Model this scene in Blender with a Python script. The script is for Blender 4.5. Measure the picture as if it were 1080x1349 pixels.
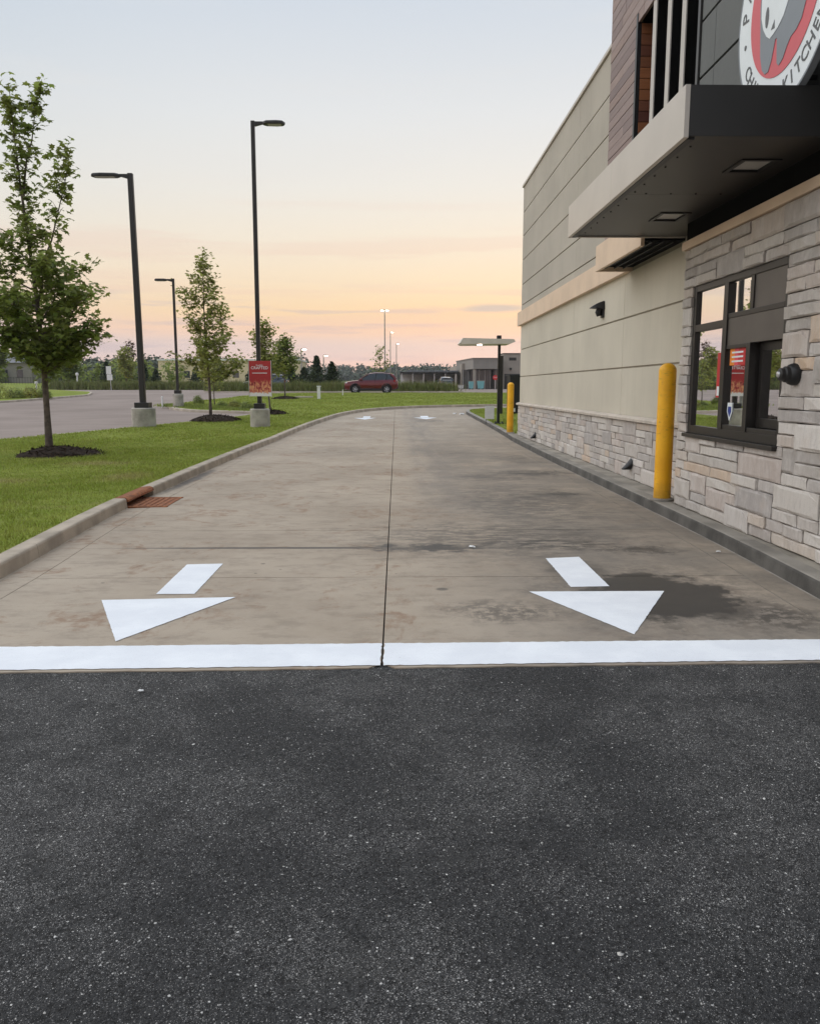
import bpy, bmesh, math, random
import numpy as np
from mathutils import Vector, Matrix
from mathutils.geometry import tessellate_polygon
R = math.radians
rnd = random.Random(7)

for o in list(bpy.data.objects):
    bpy.data.objects.remove(o)
scene = bpy.context.scene
COL = scene.collection

# ------------------------------------------------------------------ camera
cam_d = bpy.data.cameras.new('camera')
cam = bpy.data.objects.new('camera', cam_d)
COL.objects.link(cam)
cam_d.sensor_fit = 'HORIZONTAL'
cam_d.sensor_width = 36.0
cam_d.lens = 36.0 * 1081 / 1080
cam_d.clip_start = 0.05
cam_d.clip_end = 6000
cam.location = (0, 0, 1.55)
cam.rotation_euler = (R(90 - 8.65), 0, R(-0.943))
scene.camera = cam

# ------------------------------------------------------------------ view
scene.render.engine = 'CYCLES'
scene.view_settings.view_transform = 'Standard'
scene.view_settings.look = 'None'
scene.view_settings.gamma = 1
scene.view_settings.use_curve_mapping = False
scene.view_settings.exposure = 0.0


# ------------------------------------------------------------------ node helper
class NT:
    def __init__(self, tree):
        self.t = tree
        self.nodes = tree.nodes
        self.links = tree.links

    def n(self, typ, **props):
        nd = self.nodes.new(typ)
        for k, v in props.items():
            setattr(nd, k, v)
        return nd

    def put(self, sock, v):
        if isinstance(v, bpy.types.NodeSocket):
            self.links.new(v, sock)
        elif isinstance(v, (tuple, list)) and len(v) == 3 and len(sock.default_value) == 4:
            sock.default_value = (*v, 1)
        else:
            sock.default_value = v

    def math(self, op, a, b=0.0, c=0.0):
        nd = self.n('ShaderNodeMath', operation=op)
        self.put(nd.inputs[0], a)
        self.put(nd.inputs[1], b)
        self.put(nd.inputs[2], c)
        return nd.outputs[0]

    def mix(self, f, a, b, blend='MIX'):
        nd = self.n('ShaderNodeMix', data_type='RGBA', blend_type=blend)
        self.put(nd.inputs[0], f)
        self.put(nd.inputs[6], a)
        self.put(nd.inputs[7], b)
        return nd.outputs[2]

    def smooth(self, v, e0, e1):
        nd = self.n('ShaderNodeMapRange', interpolation_type='SMOOTHSTEP')
        self.put(nd.inputs[0], v)
        nd.inputs[1].default_value = e0
        nd.inputs[2].default_value = e1
        return nd.outputs[0]

    def pos(self):
        return self.n('ShaderNodeNewGeometry').outputs['Position']

    def objco(self):
        return self.n('ShaderNodeTexCoord').outputs['Object']

    def mapv(self, v, scale=(1, 1, 1), loc=(0, 0, 0)):
        nd = self.n('ShaderNodeMapping')
        self.put(nd.inputs['Vector'], v)
        nd.inputs['Scale'].default_value = scale
        nd.inputs['Location'].default_value = loc
        return nd.outputs[0]

    def noise(self, v, scale, detail=4, rough=0.55, dist=0.0):
        nd = self.n('ShaderNodeTexNoise')
        self.put(nd.inputs['Vector'], v)
        nd.inputs['Scale'].default_value = scale
        nd.inputs['Detail'].default_value = detail
        nd.inputs['Roughness'].default_value = rough
        nd.inputs['Distortion'].default_value = dist
        return nd.outputs['Fac']

    def voro(self, v, scale, feature='F1'):
        nd = self.n('ShaderNodeTexVoronoi', feature=feature)
        self.put(nd.inputs['Vector'], v)
        nd.inputs['Scale'].default_value = scale
        return nd

    def ramp(self, f, stops):
        nd = self.n('ShaderNodeValToRGB')
        self.put(nd.inputs[0], f)
        el = nd.color_ramp.elements
        while len(el) > 1:
            el.remove(el[0])
        el[0].position = stops[0][0]
        el[0].color = (*stops[0][1], 1)
        for p, c in stops[1:]:
            e = el.new(p)
            e.color = (*c, 1)
        return nd.outputs[0]

    def sep(self, v):
        nd = self.n('ShaderNodeSeparateXYZ')
        self.put(nd.inputs[0], v)
        return nd.outputs

    def bump(self, h, strength=0.3, dist=0.02):
        nd = self.n('ShaderNodeBump')
        nd.inputs['Strength'].default_value = strength
        nd.inputs['Distance'].default_value = dist
        self.put(nd.inputs['Height'], h)
        return nd.outputs[0]


def srgb(r, g, b):
    f = lambda c: (c / 255 / 12.92) if c <= 10 else ((c / 255 + 0.055) / 1.055) ** 2.4
    return (f(r), f(g), f(b))


# ------------------------------------------------------------------ world: dusk sky
SUN_AZ = R(9)
world = bpy.data.worlds.new('World')
scene.world = world
world.use_nodes = True
w = NT(world.node_tree)
w.nodes.clear()
d = w.n('ShaderNodeTexCoord').outputs['Generated']
sx, sy, sz = w.sep(d)[0:3]
el = w.math('DIVIDE', w.math('ARCSINE', sz), R(90))                    # 0..1 = 0..90 degrees up
hl = w.math('SQRT', w.math('ADD', w.math('MULTIPLY', sx, sx), w.math('MULTIPLY', sy, sy)))
az = w.math('DIVIDE', w.math('ADD', w.math('MULTIPLY', sx, math.sin(SUN_AZ)), w.math('MULTIPLY', sy, math.cos(SUN_AZ))), hl)
glow = w.smooth(az, 0.70, 1.0)
dg = 1 / 90
warm = w.ramp(el, [(0, srgb(243, 210, 203)), (1.4 * dg, srgb(246, 211, 201)), (2.2 * dg, srgb(232, 210, 206)), (3.0 * dg, srgb(234, 212, 205)), (3.7 * dg, srgb(252, 214, 188)),
                   (5 * dg, srgb(255, 222, 180)), (7 * dg, srgb(254, 232, 201)), (9.5 * dg, srgb(250, 238, 219)), (13 * dg, srgb(243, 240, 233)),
                   (17 * dg, srgb(235, 237, 238)), (24 * dg, srgb(215, 224, 235)), (40 * dg, srgb(192, 209, 232)), (90 * dg, srgb(176, 198, 228))])
cool = w.ramp(el, [(0, srgb(236, 207, 204)), (1.4 * dg, srgb(239, 209, 203)), (2.2 * dg, srgb(229, 210, 208)), (3.0 * dg, srgb(232, 211, 207)), (3.8 * dg, srgb(245, 216, 202)),
                   (6.5 * dg, srgb(245, 228, 211)), (9.5 * dg, srgb(238, 231, 220)), (13 * dg, srgb(228, 229, 226)), (18 * dg, srgb(214, 222, 229)),
                   (24 * dg, srgb(199, 213, 228)), (45 * dg, srgb(184, 203, 229)), (90 * dg, srgb(174, 197, 228))])
grad = w.mix(glow, cool, warm)
# thin level streaks of cloud near the horizon
azang = w.math('ARCTAN2', sx, sy)
cmb = w.n('ShaderNodeCombineXYZ')
w.put(cmb.inputs[0], azang)
w.put(cmb.inputs[1], w.math('MULTIPLY', el, 26.0))
cn = w.noise(cmb.outputs[0], 3.2, 6, 0.6)
band = w.math('MULTIPLY', w.smooth(el, 0.004, 0.02), w.math('SUBTRACT', 1.0, w.smooth(el, 0.05, 0.085)))
streak = w.math('MULTIPLY', w.smooth(cn, 0.50, 0.60), band)
sky1 = w.mix(w.math('MULTIPLY', streak, 0.5), grad, srgb(206, 190, 196))
cn2 = w.noise(w.mapv(cmb.outputs[0], (1, 1, 1), (3.3, 1.7, 0)), 2.2, 5, 0.55)
hz = w.math('MULTIPLY', w.smooth(cn2, 0.5, 0.62), w.math('MULTIPLY', w.smooth(el, 0.02, 0.05), w.math('SUBTRACT', 1.0, w.smooth(el, 0.09, 0.16))))
sky2 = w.mix(w.math('MULTIPLY', hz, 0.28), sky1, srgb(240, 205, 190))
wis = w.noise(w.mapv(cmb.outputs[0], (1.6, 0.7, 1), (8, 4, 0)), 1.5, 6, 0.62)
wisf = w.math('MULTIPLY', w.smooth(wis, 0.48, 0.75), w.smooth(el, 0.08, 0.18))
sky3 = w.mix(w.math('MULTIPLY', wisf, 0.28), sky2, srgb(236, 234, 232))
dcx = w.math('DIVIDE', w.math('SUBTRACT', azang, 0.118), 0.055)
dcy = w.math('DIVIDE', w.math('SUBTRACT', w.math('ADD', el, w.math('MULTIPLY', w.math('SUBTRACT', cn, 0.5), 0.008)), 0.0585), 0.0042)
dcl = w.math('SUBTRACT', 1.0, w.smooth(w.math('SQRT', w.math('ADD', w.math('MULTIPLY', dcx, dcx), w.math('MULTIPLY', dcy, dcy))), 0.3, 1.0))
sky3 = w.mix(w.math('MULTIPLY', dcl, 0.75), sky3, srgb(196, 190, 192))
nish = w.n('ShaderNodeTexSky', sky_type='NISHITA', sun_disc=False)
nish.sun_elevation = R(3)
nish.sun_rotation = SUN_AZ
nsc = w.mix(1.0, nish.outputs[0], (0.10, 0.10, 0.10), 'MULTIPLY')
final = w.mix(0.06, sky3, nsc)
bg = w.n('ShaderNodeBackground')
w.put(bg.inputs[0], final)
bg.inputs[1].default_value = 1.0
wo = w.n('ShaderNodeOutputWorld')
w.links.new(bg.outputs[0], wo.inputs[0])

# ------------------------------------------------------------------ sun: very soft dusk fill, added high left to lift ground and walls
fill_d = bpy.data.lights.new('fill_light', 'SUN')
fill_light = bpy.data.objects.new('fill_light', fill_d)
COL.objects.link(fill_light)
fill_d.energy = 2.0
fill_d.angle = R(100)
fill_d.color = (1.0, 0.95, 0.88)
sv = Vector((-0.62, 0.12, 0.85)).normalized()
fill_light.rotation_euler = sv.to_track_quat('Z', 'Y').to_euler()


# ------------------------------------------------------------------ materials
MATS = {}


def newmat(name):
    m = bpy.data.materials.new(name)
    m.use_nodes = True
    t = NT(m.node_tree)
    p = m.node_tree.nodes['Principled BSDF']
    MATS[name] = m
    return m, t, p


def pm(name, col, rough=0.6, var=0.18, ns=6.0, bump=0.0, bs=60.0, metal=0.0, orand=0.0, spec=0.4, world=False, coat=0.0):
    m, t, p = newmat(name)
    v = t.pos() if world else t.objco()
    f = t.noise(v, ns, 5)
    c = t.mix(t.smooth(f, 0.3, 0.7), tuple(x * (1 - var) for x in col), tuple(min(1, x * (1 + var)) for x in col))
    if orand:
        r = t.n('ShaderNodeObjectInfo').outputs['Random']
        k = t.math('ADD', t.math('MULTIPLY', r, 2 * orand), 1 - orand)
        cb = t.n('ShaderNodeCombineColor')
        for i in range(3):
            t.put(cb.inputs[i], k)
        c = t.mix(1.0, c, cb.outputs[0], 'MULTIPLY')
    t.put(p.inputs['Base Color'], c)
    p.inputs['Roughness'].default_value = rough
    p.inputs['Metallic'].default_value = metal
    p.inputs['Specular IOR Level'].default_value = spec
    p.inputs['Coat Weight'].default_value = coat
    p.inputs['Coat Roughness'].default_value = 0.05
    if bump:
        t.put(p.inputs['Normal'], t.bump(t.noise(v, bs, 4), bump, 0.01))
    return m


def emit(name, col, s):
    m, t, p = newmat(name)
    p.inputs['Base Color'].default_value = (*col, 1)
    p.inputs['Emission Color'].default_value = (*col, 1)
    p.inputs['Emission Strength'].default_value = s
    return m


def leafmat(name, a, b, tr=0.35, dry=False):
    m, t, p = newmat(name)
    f = t.noise(t.pos(), 2.3, 3)
    g = t.n('ShaderNodeNewGeometry').outputs['Random Per Island']
    c = t.mix(t.smooth(f, 0.35, 0.65), a, b)
    if dry:
        c = t.mix(dryness(t, t.pos()), c, (0.36, 0.30, 0.13))
    hs = t.n('ShaderNodeHueSaturation')
    t.put(hs.inputs['Color'], c)
    t.put(hs.inputs['Value'], t.math('ADD', t.math('MULTIPLY', g, 0.8), 0.6))
    t.put(hs.inputs['Hue'], t.math('ADD', t.math('MULTIPLY', g, 0.03), 0.485))
    t.put(p.inputs['Base Color'], hs.outputs[0])
    p.inputs['Roughness'].default_value = 0.55
    p.inputs['Specular IOR Level'].default_value = 0.3
    tl = t.n('ShaderNodeBsdfTranslucent')
    t.put(tl.inputs[0], hs.outputs[0])
    mx = t.n('ShaderNodeMixShader')
    mx.inputs[0].default_value = tr
    t.links.new(p.outputs[0], mx.inputs[1])
    t.links.new(tl.outputs[0], mx.inputs[2])
    out = m.node_tree.nodes['Material Output']
    t.links.new(mx.outputs[0], out.inputs[0])
    return m


def make_asphalt():
    m, t, p = newmat('asphalt_new')
    v = t.pos()
    big = t.noise(v, 0.9, 4, 0.6)
    mid = t.noise(t.mapv(v, (1, 1, 1), (5, 2, 0)), 5.0, 4, 0.6)
    fine = t.noise(v, 260, 3, 0.7)
    col = t.mix(t.smooth(big, 0.3, 0.7), (0.026, 0.026, 0.0265), (0.044, 0.043, 0.042))
    col = t.mix(t.math('MULTIPLY', t.smooth(fine, 0.48, 0.70), 0.7), col, (0.095, 0.092, 0.088))
    dens = t.math('MULTIPLY', t.smooth(big, 0.36, 0.60), t.smooth(mid, 0.30, 0.58))
    hsum = t.math('MULTIPLY', fine, 0.5)

    def chips(scale, lo, hi, prob, amt, warp):
        wv = t.n('ShaderNodeVectorMath', operation='ADD')
        t.put(wv.inputs[0], v)
        nn = t.n('ShaderNodeTexNoise')
        t.put(nn.inputs['Vector'], v)
        nn.inputs['Scale'].default_value = scale * 0.9
        sc = t.n('ShaderNodeVectorMath', operation='SCALE')
        t.put(sc.inputs[0], nn.outputs['Color'])
        sc.inputs['Scale'].default_value = warp / scale
        t.put(wv.inputs[1], sc.outputs[0])
        vo = t.voro(wv.outputs[0], scale)
        rc = t.sep(vo.outputs['Color'])
        thr = t.math('SUBTRACT', 1.0, t.math('MULTIPLY', t.math('ADD', t.math('MULTIPLY', dens, 0.85), 0.2), prob))
        pick = t.math('GREATER_THAN', rc[0], thr)
        size = t.math('ADD', lo, t.math('MULTIPLY', rc[1], hi - lo))
        ins = t.math('LESS_THAN', vo.outputs['Distance'], size)
        f = t.math('MULTIPLY', pick, ins)
        tone = t.math('ADD', 0.42, t.math('MULTIPLY', rc[2], 0.58))
        return t.math('MULTIPLY', t.math('MULTIPLY', f, tone), amt), vo.outputs['Distance']
    f1, d1 = chips(92, 0.10, 0.40, 0.09, 1.0, 0.7)
    f2, d2 = chips(180, 0.18, 0.5, 0.28, 0.9, 0.7)
    f3, d3 = chips(320, 0.3, 0.55, 0.44, 0.72, 0.5)
    pit = t.smooth(t.noise(v, 75, 4, 0.7), 0.52, 0.66)
    col = t.mix(t.math('MULTIPLY', pit, 0.75), col, (0.012, 0.012, 0.012))
    col = t.mix(f3, col, (0.42, 0.40, 0.38))
    col = t.mix(f2, col, (0.50, 0.48, 0.45))
    col = t.mix(f1, col, (0.62, 0.60, 0.56))
    # dull brown-grey dusting
    dust = t.smooth(t.noise(t.mapv(v, (1, 1, 1), (9, 9, 0)), 2.2, 5, 0.65), 0.55, 0.8)
    col = t.mix(t.math('MULTIPLY', dust, 0.22), col, (0.09, 0.085, 0.075))
    t.put(p.inputs['Base Color'], col)
    p.inputs['Roughness'].default_value = 0.78
    p.inputs['Specular IOR Level'].default_value = 0.25
    h = t.math('SUBTRACT', hsum, t.math('ADD', t.math('MULTIPLY', d1, 0.9), t.math('MULTIPLY', d2, 0.6)))
    h = t.math('SUBTRACT', h, t.math('MULTIPLY', pit, 0.8))
    t.put(p.inputs['Normal'], t.bump(h, 0.9, 0.007))
    return m


def make_lane_concrete():
    m, t, p = newmat('lane_concrete')
    v = t.pos()
    x, y, z = t.sep(v)[0:3]
    a = t.noise(v, 0.55, 5, 0.6)
    b = t.noise(v, 7, 6, 0.65)
    c = t.noise(v, 90, 3, 0.7)
    st = t.noise(t.mapv(v, (1.0, 1.8, 1)), 3.2, 9, 0.74)
    col = t.mix(t.smooth(a, 0.3, 0.7), (0.325, 0.262, 0.196), (0.430, 0.355, 0.272))
    col = t.mix(t.math('MULTIPLY', t.smooth(b, 0.35, 0.75), 0.35), col, (0.44, 0.37, 0.29))
    col = t.mix(t.math('MULTIPLY', t.smooth(st, 0.47, 0.64), 0.42), col, (0.205, 0.165, 0.125))
    col = t.mix(t.math('MULTIPLY', t.smooth(c, 0.45, 0.8), 0.25), col, (0.20, 0.175, 0.145))
    # rusty clay smears
    ru = t.noise(t.mapv(v, (1.0, 0.9, 1), (2, 7, 0)), 1.3, 9, 0.74, 0.9)
    ru2 = t.noise(v, 9, 4, 0.6)
    rf = t.math('MULTIPLY', t.smooth(ru, 0.52, 0.62), t.smooth(ru2, 0.36, 0.60))
    lefty = t.math('SUBTRACT', 1.0, t.math('MULTIPLY', t.smooth(x, -0.3, 1.4), 0.7))
    col = t.mix(t.math('MULTIPLY', t.math('MULTIPLY', rf, lefty), 0.62), col, (0.215, 0.115, 0.060))
    # old traffic film on the right half
    film = t.math('MULTIPLY', t.math('MULTIPLY', t.smooth(x, -0.2, 1.6), t.smooth(t.noise(t.mapv(v, (1.0, 0.8, 1), (1, 1, 0)), 0.9, 9, 0.72), 0.22, 0.66)),
                  t.math('SUBTRACT', 1.0, t.math('MULTIPLY', t.smooth(y, 16, 34), 0.75)))
    col = t.mix(t.math('MULTIPLY', film, 0.64), col, (0.125, 0.115, 0.103))
    wp = t.math('MULTIPLY', t.math('MULTIPLY', t.smooth(x, 0.15, 0.55), t.math('SUBTRACT', 1.0, t.smooth(x, 0.8, 1.5))),
                t.math('MULTIPLY', t.smooth(y, 8.5, 13), t.smooth(t.noise(t.mapv(v, (2, 0.3, 1)), 1.4, 4), 0.3, 0.6)))
    col = t.mix(t.math('MULTIPLY', wp, 0.32), col, (0.12, 0.118, 0.12))

    wx = t.noise(v, 3.4, 8, 0.72)
    wy = t.noise(t.mapv(v, (1, 1, 1), (4, 8, 0)), 3.4, 8, 0.72)

    def blob(cx, cy, rx, ry, soft, warp=0.9):
        ax = t.math('DIVIDE', t.math('SUBTRACT', x, cx), rx)
        ay = t.math('DIVIDE', t.math('SUBTRACT', y, cy), ry)
        ax = t.math('ADD', ax, t.math('MULTIPLY', t.math('SUBTRACT', wx, 0.5), 2 * warp))
        ay = t.math('ADD', ay, t.math('MULTIPLY', t.math('SUBTRACT', wy, 0.5), 2 * warp))
        r = t.math('SQRT', t.math('ADD', t.math('MULTIPLY', ax, ax), t.math('MULTIPLY', ay, ay)))
        return t.math('SUBTRACT', 1.0, t.smooth(r, 1.0 - soft, 1.0))
    strk = t.smooth(t.noise(t.mapv(v, (1.0, 2.6, 1), (3, 0, 0)), 3.4, 10, 0.78), 0.44, 0.53)
    spk = t.smooth(t.noise(v, 9, 9, 0.78), 0.44, 0.53)
    dark = None
    for (cx, cy, rx, ry, soft, amt, tex) in (
            (1.98, 6.02, 0.66, 0.80, 0.30, 0.90, None), (2.25, 5.6, 0.4, 0.35, 0.5, 0.7, None), (1.55, 6.9, 0.35, 0.5, 0.6, 0.55, None),
            (0.35, 7.86, 1.0, 0.30, 0.6, 0.95, strk), (1.5, 8.05, 1.1, 0.40, 0.7, 0.85, strk), (2.35, 7.75, 0.6, 0.35, 0.8, 0.8, spk),
            (-0.08, 7.98, 0.09, 0.16, 0.5, 0.8, None), (2.5, 14.9, 1.0, 0.75, 0.7, 0.85, strk), (1.7, 14.2, 1.2, 0.9, 0.8, 0.6, strk),
            (2.4, 11.9, 0.5, 0.5, 0.7, 0.85, spk), (2.0, 10.0, 0.7, 0.4, 0.8, 0.5, strk), (0.75, 5.55, 0.6, 0.4, 0.8, 0.65, spk),
            (2.55, 5.4, 0.5, 0.5, 0.8, 0.7, spk), (0.35, 6.2, 0.06, 0.06, 0.5, 0.6, None), (1.2, 9.0, 0.9, 0.35, 0.8, 0.4, strk),
            (-1.2, 7.88, 1.9, 0.06, 0.6, 0.8, None), (1.4, 33.4, 0.9, 1.2, 0.7, 0.6, strk), (1.0, 20, 1.2, 2.2, 0.8, 0.3, strk),
            (2.6, 18.0, 0.8, 1.8, 0.8, 0.6, strk), (1.0, 8.4, 2.2, 1.6, 0.9, 0.6, strk), (1.8, 11.0, 1.6, 3.0, 0.9, 0.6, strk), (2.0, 6.0, 1.4, 1.6, 0.9, 0.5, spk), (-1.4, 20, 1.5, 2.0, 0.8, 0.25, strk), (-3.47, 13.9, 0.16, 2.4, 0.7, 0.75, None), (0.40, 7.85, 0.80, 0.15, 0.8, 0.92, None), (-0.75, 7.86, 0.8, 0.045, 0.6, 0.85, None), (2.3, 14.8, 0.7, 0.25, 0.8, 0.8, None), (2.45, 11.85, 0.28, 0.22, 0.8, 0.7, None), (2.4, 7.75, 0.35, 0.16, 0.8, 0.7, None)):
        b_ = blob(cx, cy, rx, ry, soft, 0.15 if ry < 0.1 else 0.8)
        if tex is not None:
            b_ = t.math('MULTIPLY', b_, tex)
        b_ = t.math('MULTIPLY', b_, amt)
        dark = b_ if dark is None else t.math('MAXIMUM', dark, b_)
    col = t.mix(dark, col, (0.024, 0.021, 0.018))
    sp = t.voro(v, 6.0)
    spc = t.sep(sp.outputs['Color'])
    spot = t.math('MULTIPLY', t.math('LESS_THAN', sp.outputs['Distance'], t.math('MULTIPLY', spc[1], 0.14)), t.math('GREATER_THAN', spc[0], 0.86))
    col = t.mix(t.math('MULTIPLY', spot, 0.6), col, (0.06, 0.05, 0.045))
    t.put(p.inputs['Base Color'], col)
    t.put(p.inputs['Roughness'], t.math('SUBTRACT', 0.82, t.math('MULTIPLY', dark, 0.30)))
    p.inputs['Specular IOR Level'].default_value = 0.35
    h = t.math('ADD', t.math('MULTIPLY', t.noise(t.mapv(v, (6, 160, 1)), 1.5, 3), 0.6), t.math('MULTIPLY', c, 0.5))
    t.put(p.inputs['Normal'], t.bump(h, 0.30, 0.004))
    return m


def make_stone():
    m, t, p = newmat('ashlar_stone')
    r = t.n('ShaderNodeObjectInfo').outputs['Random']
    v = t.pos()
    base = t.ramp(r, [(0.0, srgb(154, 148, 143)), (0.14, srgb(188, 181, 173)), (0.3, srgb(170, 162, 156)), (0.45, srgb(200, 194, 186)),
                      (0.58, srgb(164, 158, 154)), (0.7, srgb(206, 200, 193)), (0.82, srgb(182, 170, 162)), (0.92, srgb(192, 182, 171)), (0.965, srgb(198, 174, 150)), (1.0, srgb(176, 170, 165))])
    a = t.noise(t.mapv(v, (1, 1, 0.6)), 7, 5, 0.65)
    b = t.noise(t.mapv(v, (14, 14, 3)), 2.2, 5, 0.7)
    c = t.noise(v, 70, 4, 0.7)
    col = t.mix(t.math('MULTIPLY', t.smooth(a, 0.4, 0.72), 0.40), base, srgb(210, 205, 200))
    col = t.mix(t.math('MULTIPLY', t.smooth(b, 0.45, 0.75), 0.36), col, srgb(136, 129, 125))
    col = t.mix(t.math('MULTIPLY', t.smooth(t.noise(v, 2.6, 4), 0.58, 0.72), 0.25), col, srgb(190, 174, 160))
    col = t.mix(t.math('MULTIPLY', t.smooth(c, 0.5, 0.8), 0.2), col, srgb(120, 112, 106))
    t.put(p.inputs['Base Color'], col)
    p.inputs['Roughness'].default_value = 0.88
    p.inputs['Specular IOR Level'].default_value = 0.25
    h = t.math('ADD', t.math('MULTIPLY', a, 0.7), t.math('MULTIPLY', c, 0.35))
    t.put(p.inputs['Normal'], t.bump(h, 0.8, 0.016))
    return m


def make_wood(name, cols, horiz=1):
    m, t, p = newmat(name)
    r = t.n('ShaderNodeObjectInfo').outputs['Random']
    v = t.pos()
    base = t.ramp(r, cols)
    off = t.n('ShaderNodeCombineXYZ')
    t.put(off.inputs[0], t.math('MULTIPLY', r, 31.0))
    ad = t.n('ShaderNodeVectorMath', operation='ADD')
    t.put(ad.inputs[0], v)
    t.put(ad.inputs[1], off.outputs[0])
    g = t.noise(t.mapv(ad.outputs[0], (2, 2, 55)), 1.3, 5, 0.65, 0.4)
    hs = t.n('ShaderNodeHueSaturation')
    t.put(hs.inputs['Color'], base)
    t.put(hs.inputs['Value'], t.math('ADD', 0.55, t.math('MULTIPLY', g, 0.9)))
    t.put(p.inputs['Base Color'], hs.outputs[0])
    p.inputs['Roughness'].default_value = 0.6
    t.put(p.inputs['Normal'], t.bump(g, 0.25, 0.005))
    return m


def dryness(t, v):
    """straw-coloured patches in the turf, one worn spot near the drain"""
    a = t.smooth(t.noise(t.mapv(v, (1, 1, 0), (3, 5, 0)), 0.9, 6, 0.7), 0.55, 0.78)
    x, y, z = t.sep(v)[0:3]
    wv = t.noise(v, 3.0, 4, 0.6)
    r = None
    for cx, cy, rx, ry in ((-4.35, 13.2, 0.55, 0.9), (-5.6, 15.6, 1.1, 0.7), (-6.2, 12.6, 1.0, 0.6)):
        dx = t.math('DIVIDE', t.math('SUBTRACT', x, cx), rx)
        dy = t.math('DIVIDE', t.math('SUBTRACT', y, cy), ry)
        q = t.math('SQRT', t.math('ADD', t.math('MULTIPLY', dx, dx), t.math('MULTIPLY', dy, dy)))
        q = t.math('SUBTRACT', 1.0, t.smooth(t.math('ADD', q, t.math('MULTIPLY', wv, 0.8)), 0.5, 1.4))
        r = q if r is None else t.math('MAXIMUM', r, q)
    return t.math('MULTIPLY', t.math('MAXIMUM', a, r), 0.65)


def make_lawn():
    m, t, p = newmat('lawn_turf')
    v = t.pos()
    a = t.noise(v, 0.45, 4, 0.6)
    b = t.noise(v, 3.2, 5, 0.65)
    c = t.noise(t.mapv(v, (60, 60, 10)), 1.0, 4, 0.7)
    col = t.mix(t.smooth(a, 0.35, 0.65), (0.190, 0.235, 0.030), (0.270, 0.300, 0.055))
    col = t.mix(t.math('MULTIPLY', t.smooth(b, 0.5, 0.8), 0.5), col, (0.255, 0.245, 0.095))
    col = t.mix(t.math('MULTIPLY', t.smooth(c, 0.35, 0.7), 0.5), col, (0.090, 0.135, 0.020))
    col = t.mix(dryness(t, v), col, (0.33, 0.27, 0.12))
    t.put(p.inputs['Base Color'], col)
    p.inputs['Roughness'].default_value = 0.9
    p.inputs['Specular IOR Level'].default_value = 0.1
    t.put(p.inputs['Normal'], t.bump(c, 0.6, 0.03))
    return m


def make_lot():
    m, t, p = newmat('asphalt_old')
    v = t.pos()
    a = t.noise(v, 0.22, 5, 0.6)
    b = t.noise(t.mapv(v, (0.25, 2.5, 1)), 1.0, 5, 0.65)
    col = t.mix(t.smooth(a, 0.3, 0.7), (0.245, 0.196, 0.168), (0.315, 0.256, 0.222))
    col = t.mix(t.math('MULTIPLY', t.smooth(b, 0.52, 0.75), 0.5), col, (0.16, 0.13, 0.112))
    t.put(p.inputs['Base Color'], col)
    p.inputs['Specular IOR Level'].default_value = 0.15
    p.inputs['Roughness'].default_value = 0.95
    t.put(p.inputs['Normal'], t.bump(t.noise(v, 60, 3), 0.3, 0.006))
    return m


def make_glass(name, tint, refl):
    m, t, p = newmat(name)
    m.node_tree.nodes.remove(p)
    gl = t.n('ShaderNodeBsdfGlossy')
    gl.inputs['Color'].default_value = (0.95, 0.95, 0.95, 1)
    gl.inputs['Roughness'].default_value = 0.012
    tr = t.n('ShaderNodeBsdfTransparent')
    tr.inputs[0].default_value = (*tint, 1)
    fr = t.n('ShaderNodeFresnel')
    fr.inputs[0].default_value = 1.5
    f = t.math('MINIMUM', t.math('ADD', fr.outputs[0], refl), 0.96)
    nz = t.noise(t.mapv(t.pos(), (1, 1, 1)), 1.2, 2)
    t.put(gl.inputs['Normal'], t.bump(nz, 0.02, 0.02))
    mx = t.n('ShaderNodeMixShader')
    t.put(mx.inputs[0], f)
    t.links.new(tr.outputs[0], mx.inputs[1])
    t.links.new(gl.outputs[0], mx.inputs[2])
    t.links.new(mx.outputs[0], m.node_tree.nodes['Material Output'].inputs[0])
    return m


def make_paint():
    m, t, p = newmat('road_paint_white')
    v = t.pos()
    a = t.noise(v, 3.0, 5, 0.6)
    c = t.noise(v, 120, 3, 0.7)
    st = t.noise(t.mapv(v, (1.5, 20, 1)), 1.2, 4)
    col = t.mix(t.smooth(a, 0.35, 0.7), (0.74, 0.76, 0.79), (0.82, 0.84, 0.86))
    col = t.mix(t.math('MULTIPLY', t.smooth(st, 0.5, 0.75), 0.22), col, (0.68, 0.71, 0.75))
    col = t.mix(t.math('MULTIPLY', t.smooth(c, 0.58, 0.72), 0.5), col, (0.52, 0.52, 0.52))
    wear = t.math('MULTIPLY', t.smooth(t.noise(v, 45, 5, 0.75), 0.60, 0.70), t.smooth(t.noise(v, 1.7, 5, 0.7), 0.45, 0.7))
    col = t.mix(t.math('MULTIPLY', wear, 0.55), col, (0.33, 0.29, 0.24))
    t.put(p.inputs['Base Color'], col)
    p.inputs['Roughness'].default_value = 0.6
    t.put(p.inputs['Normal'], t.bump(c, 0.25, 0.003))
    return m


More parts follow.
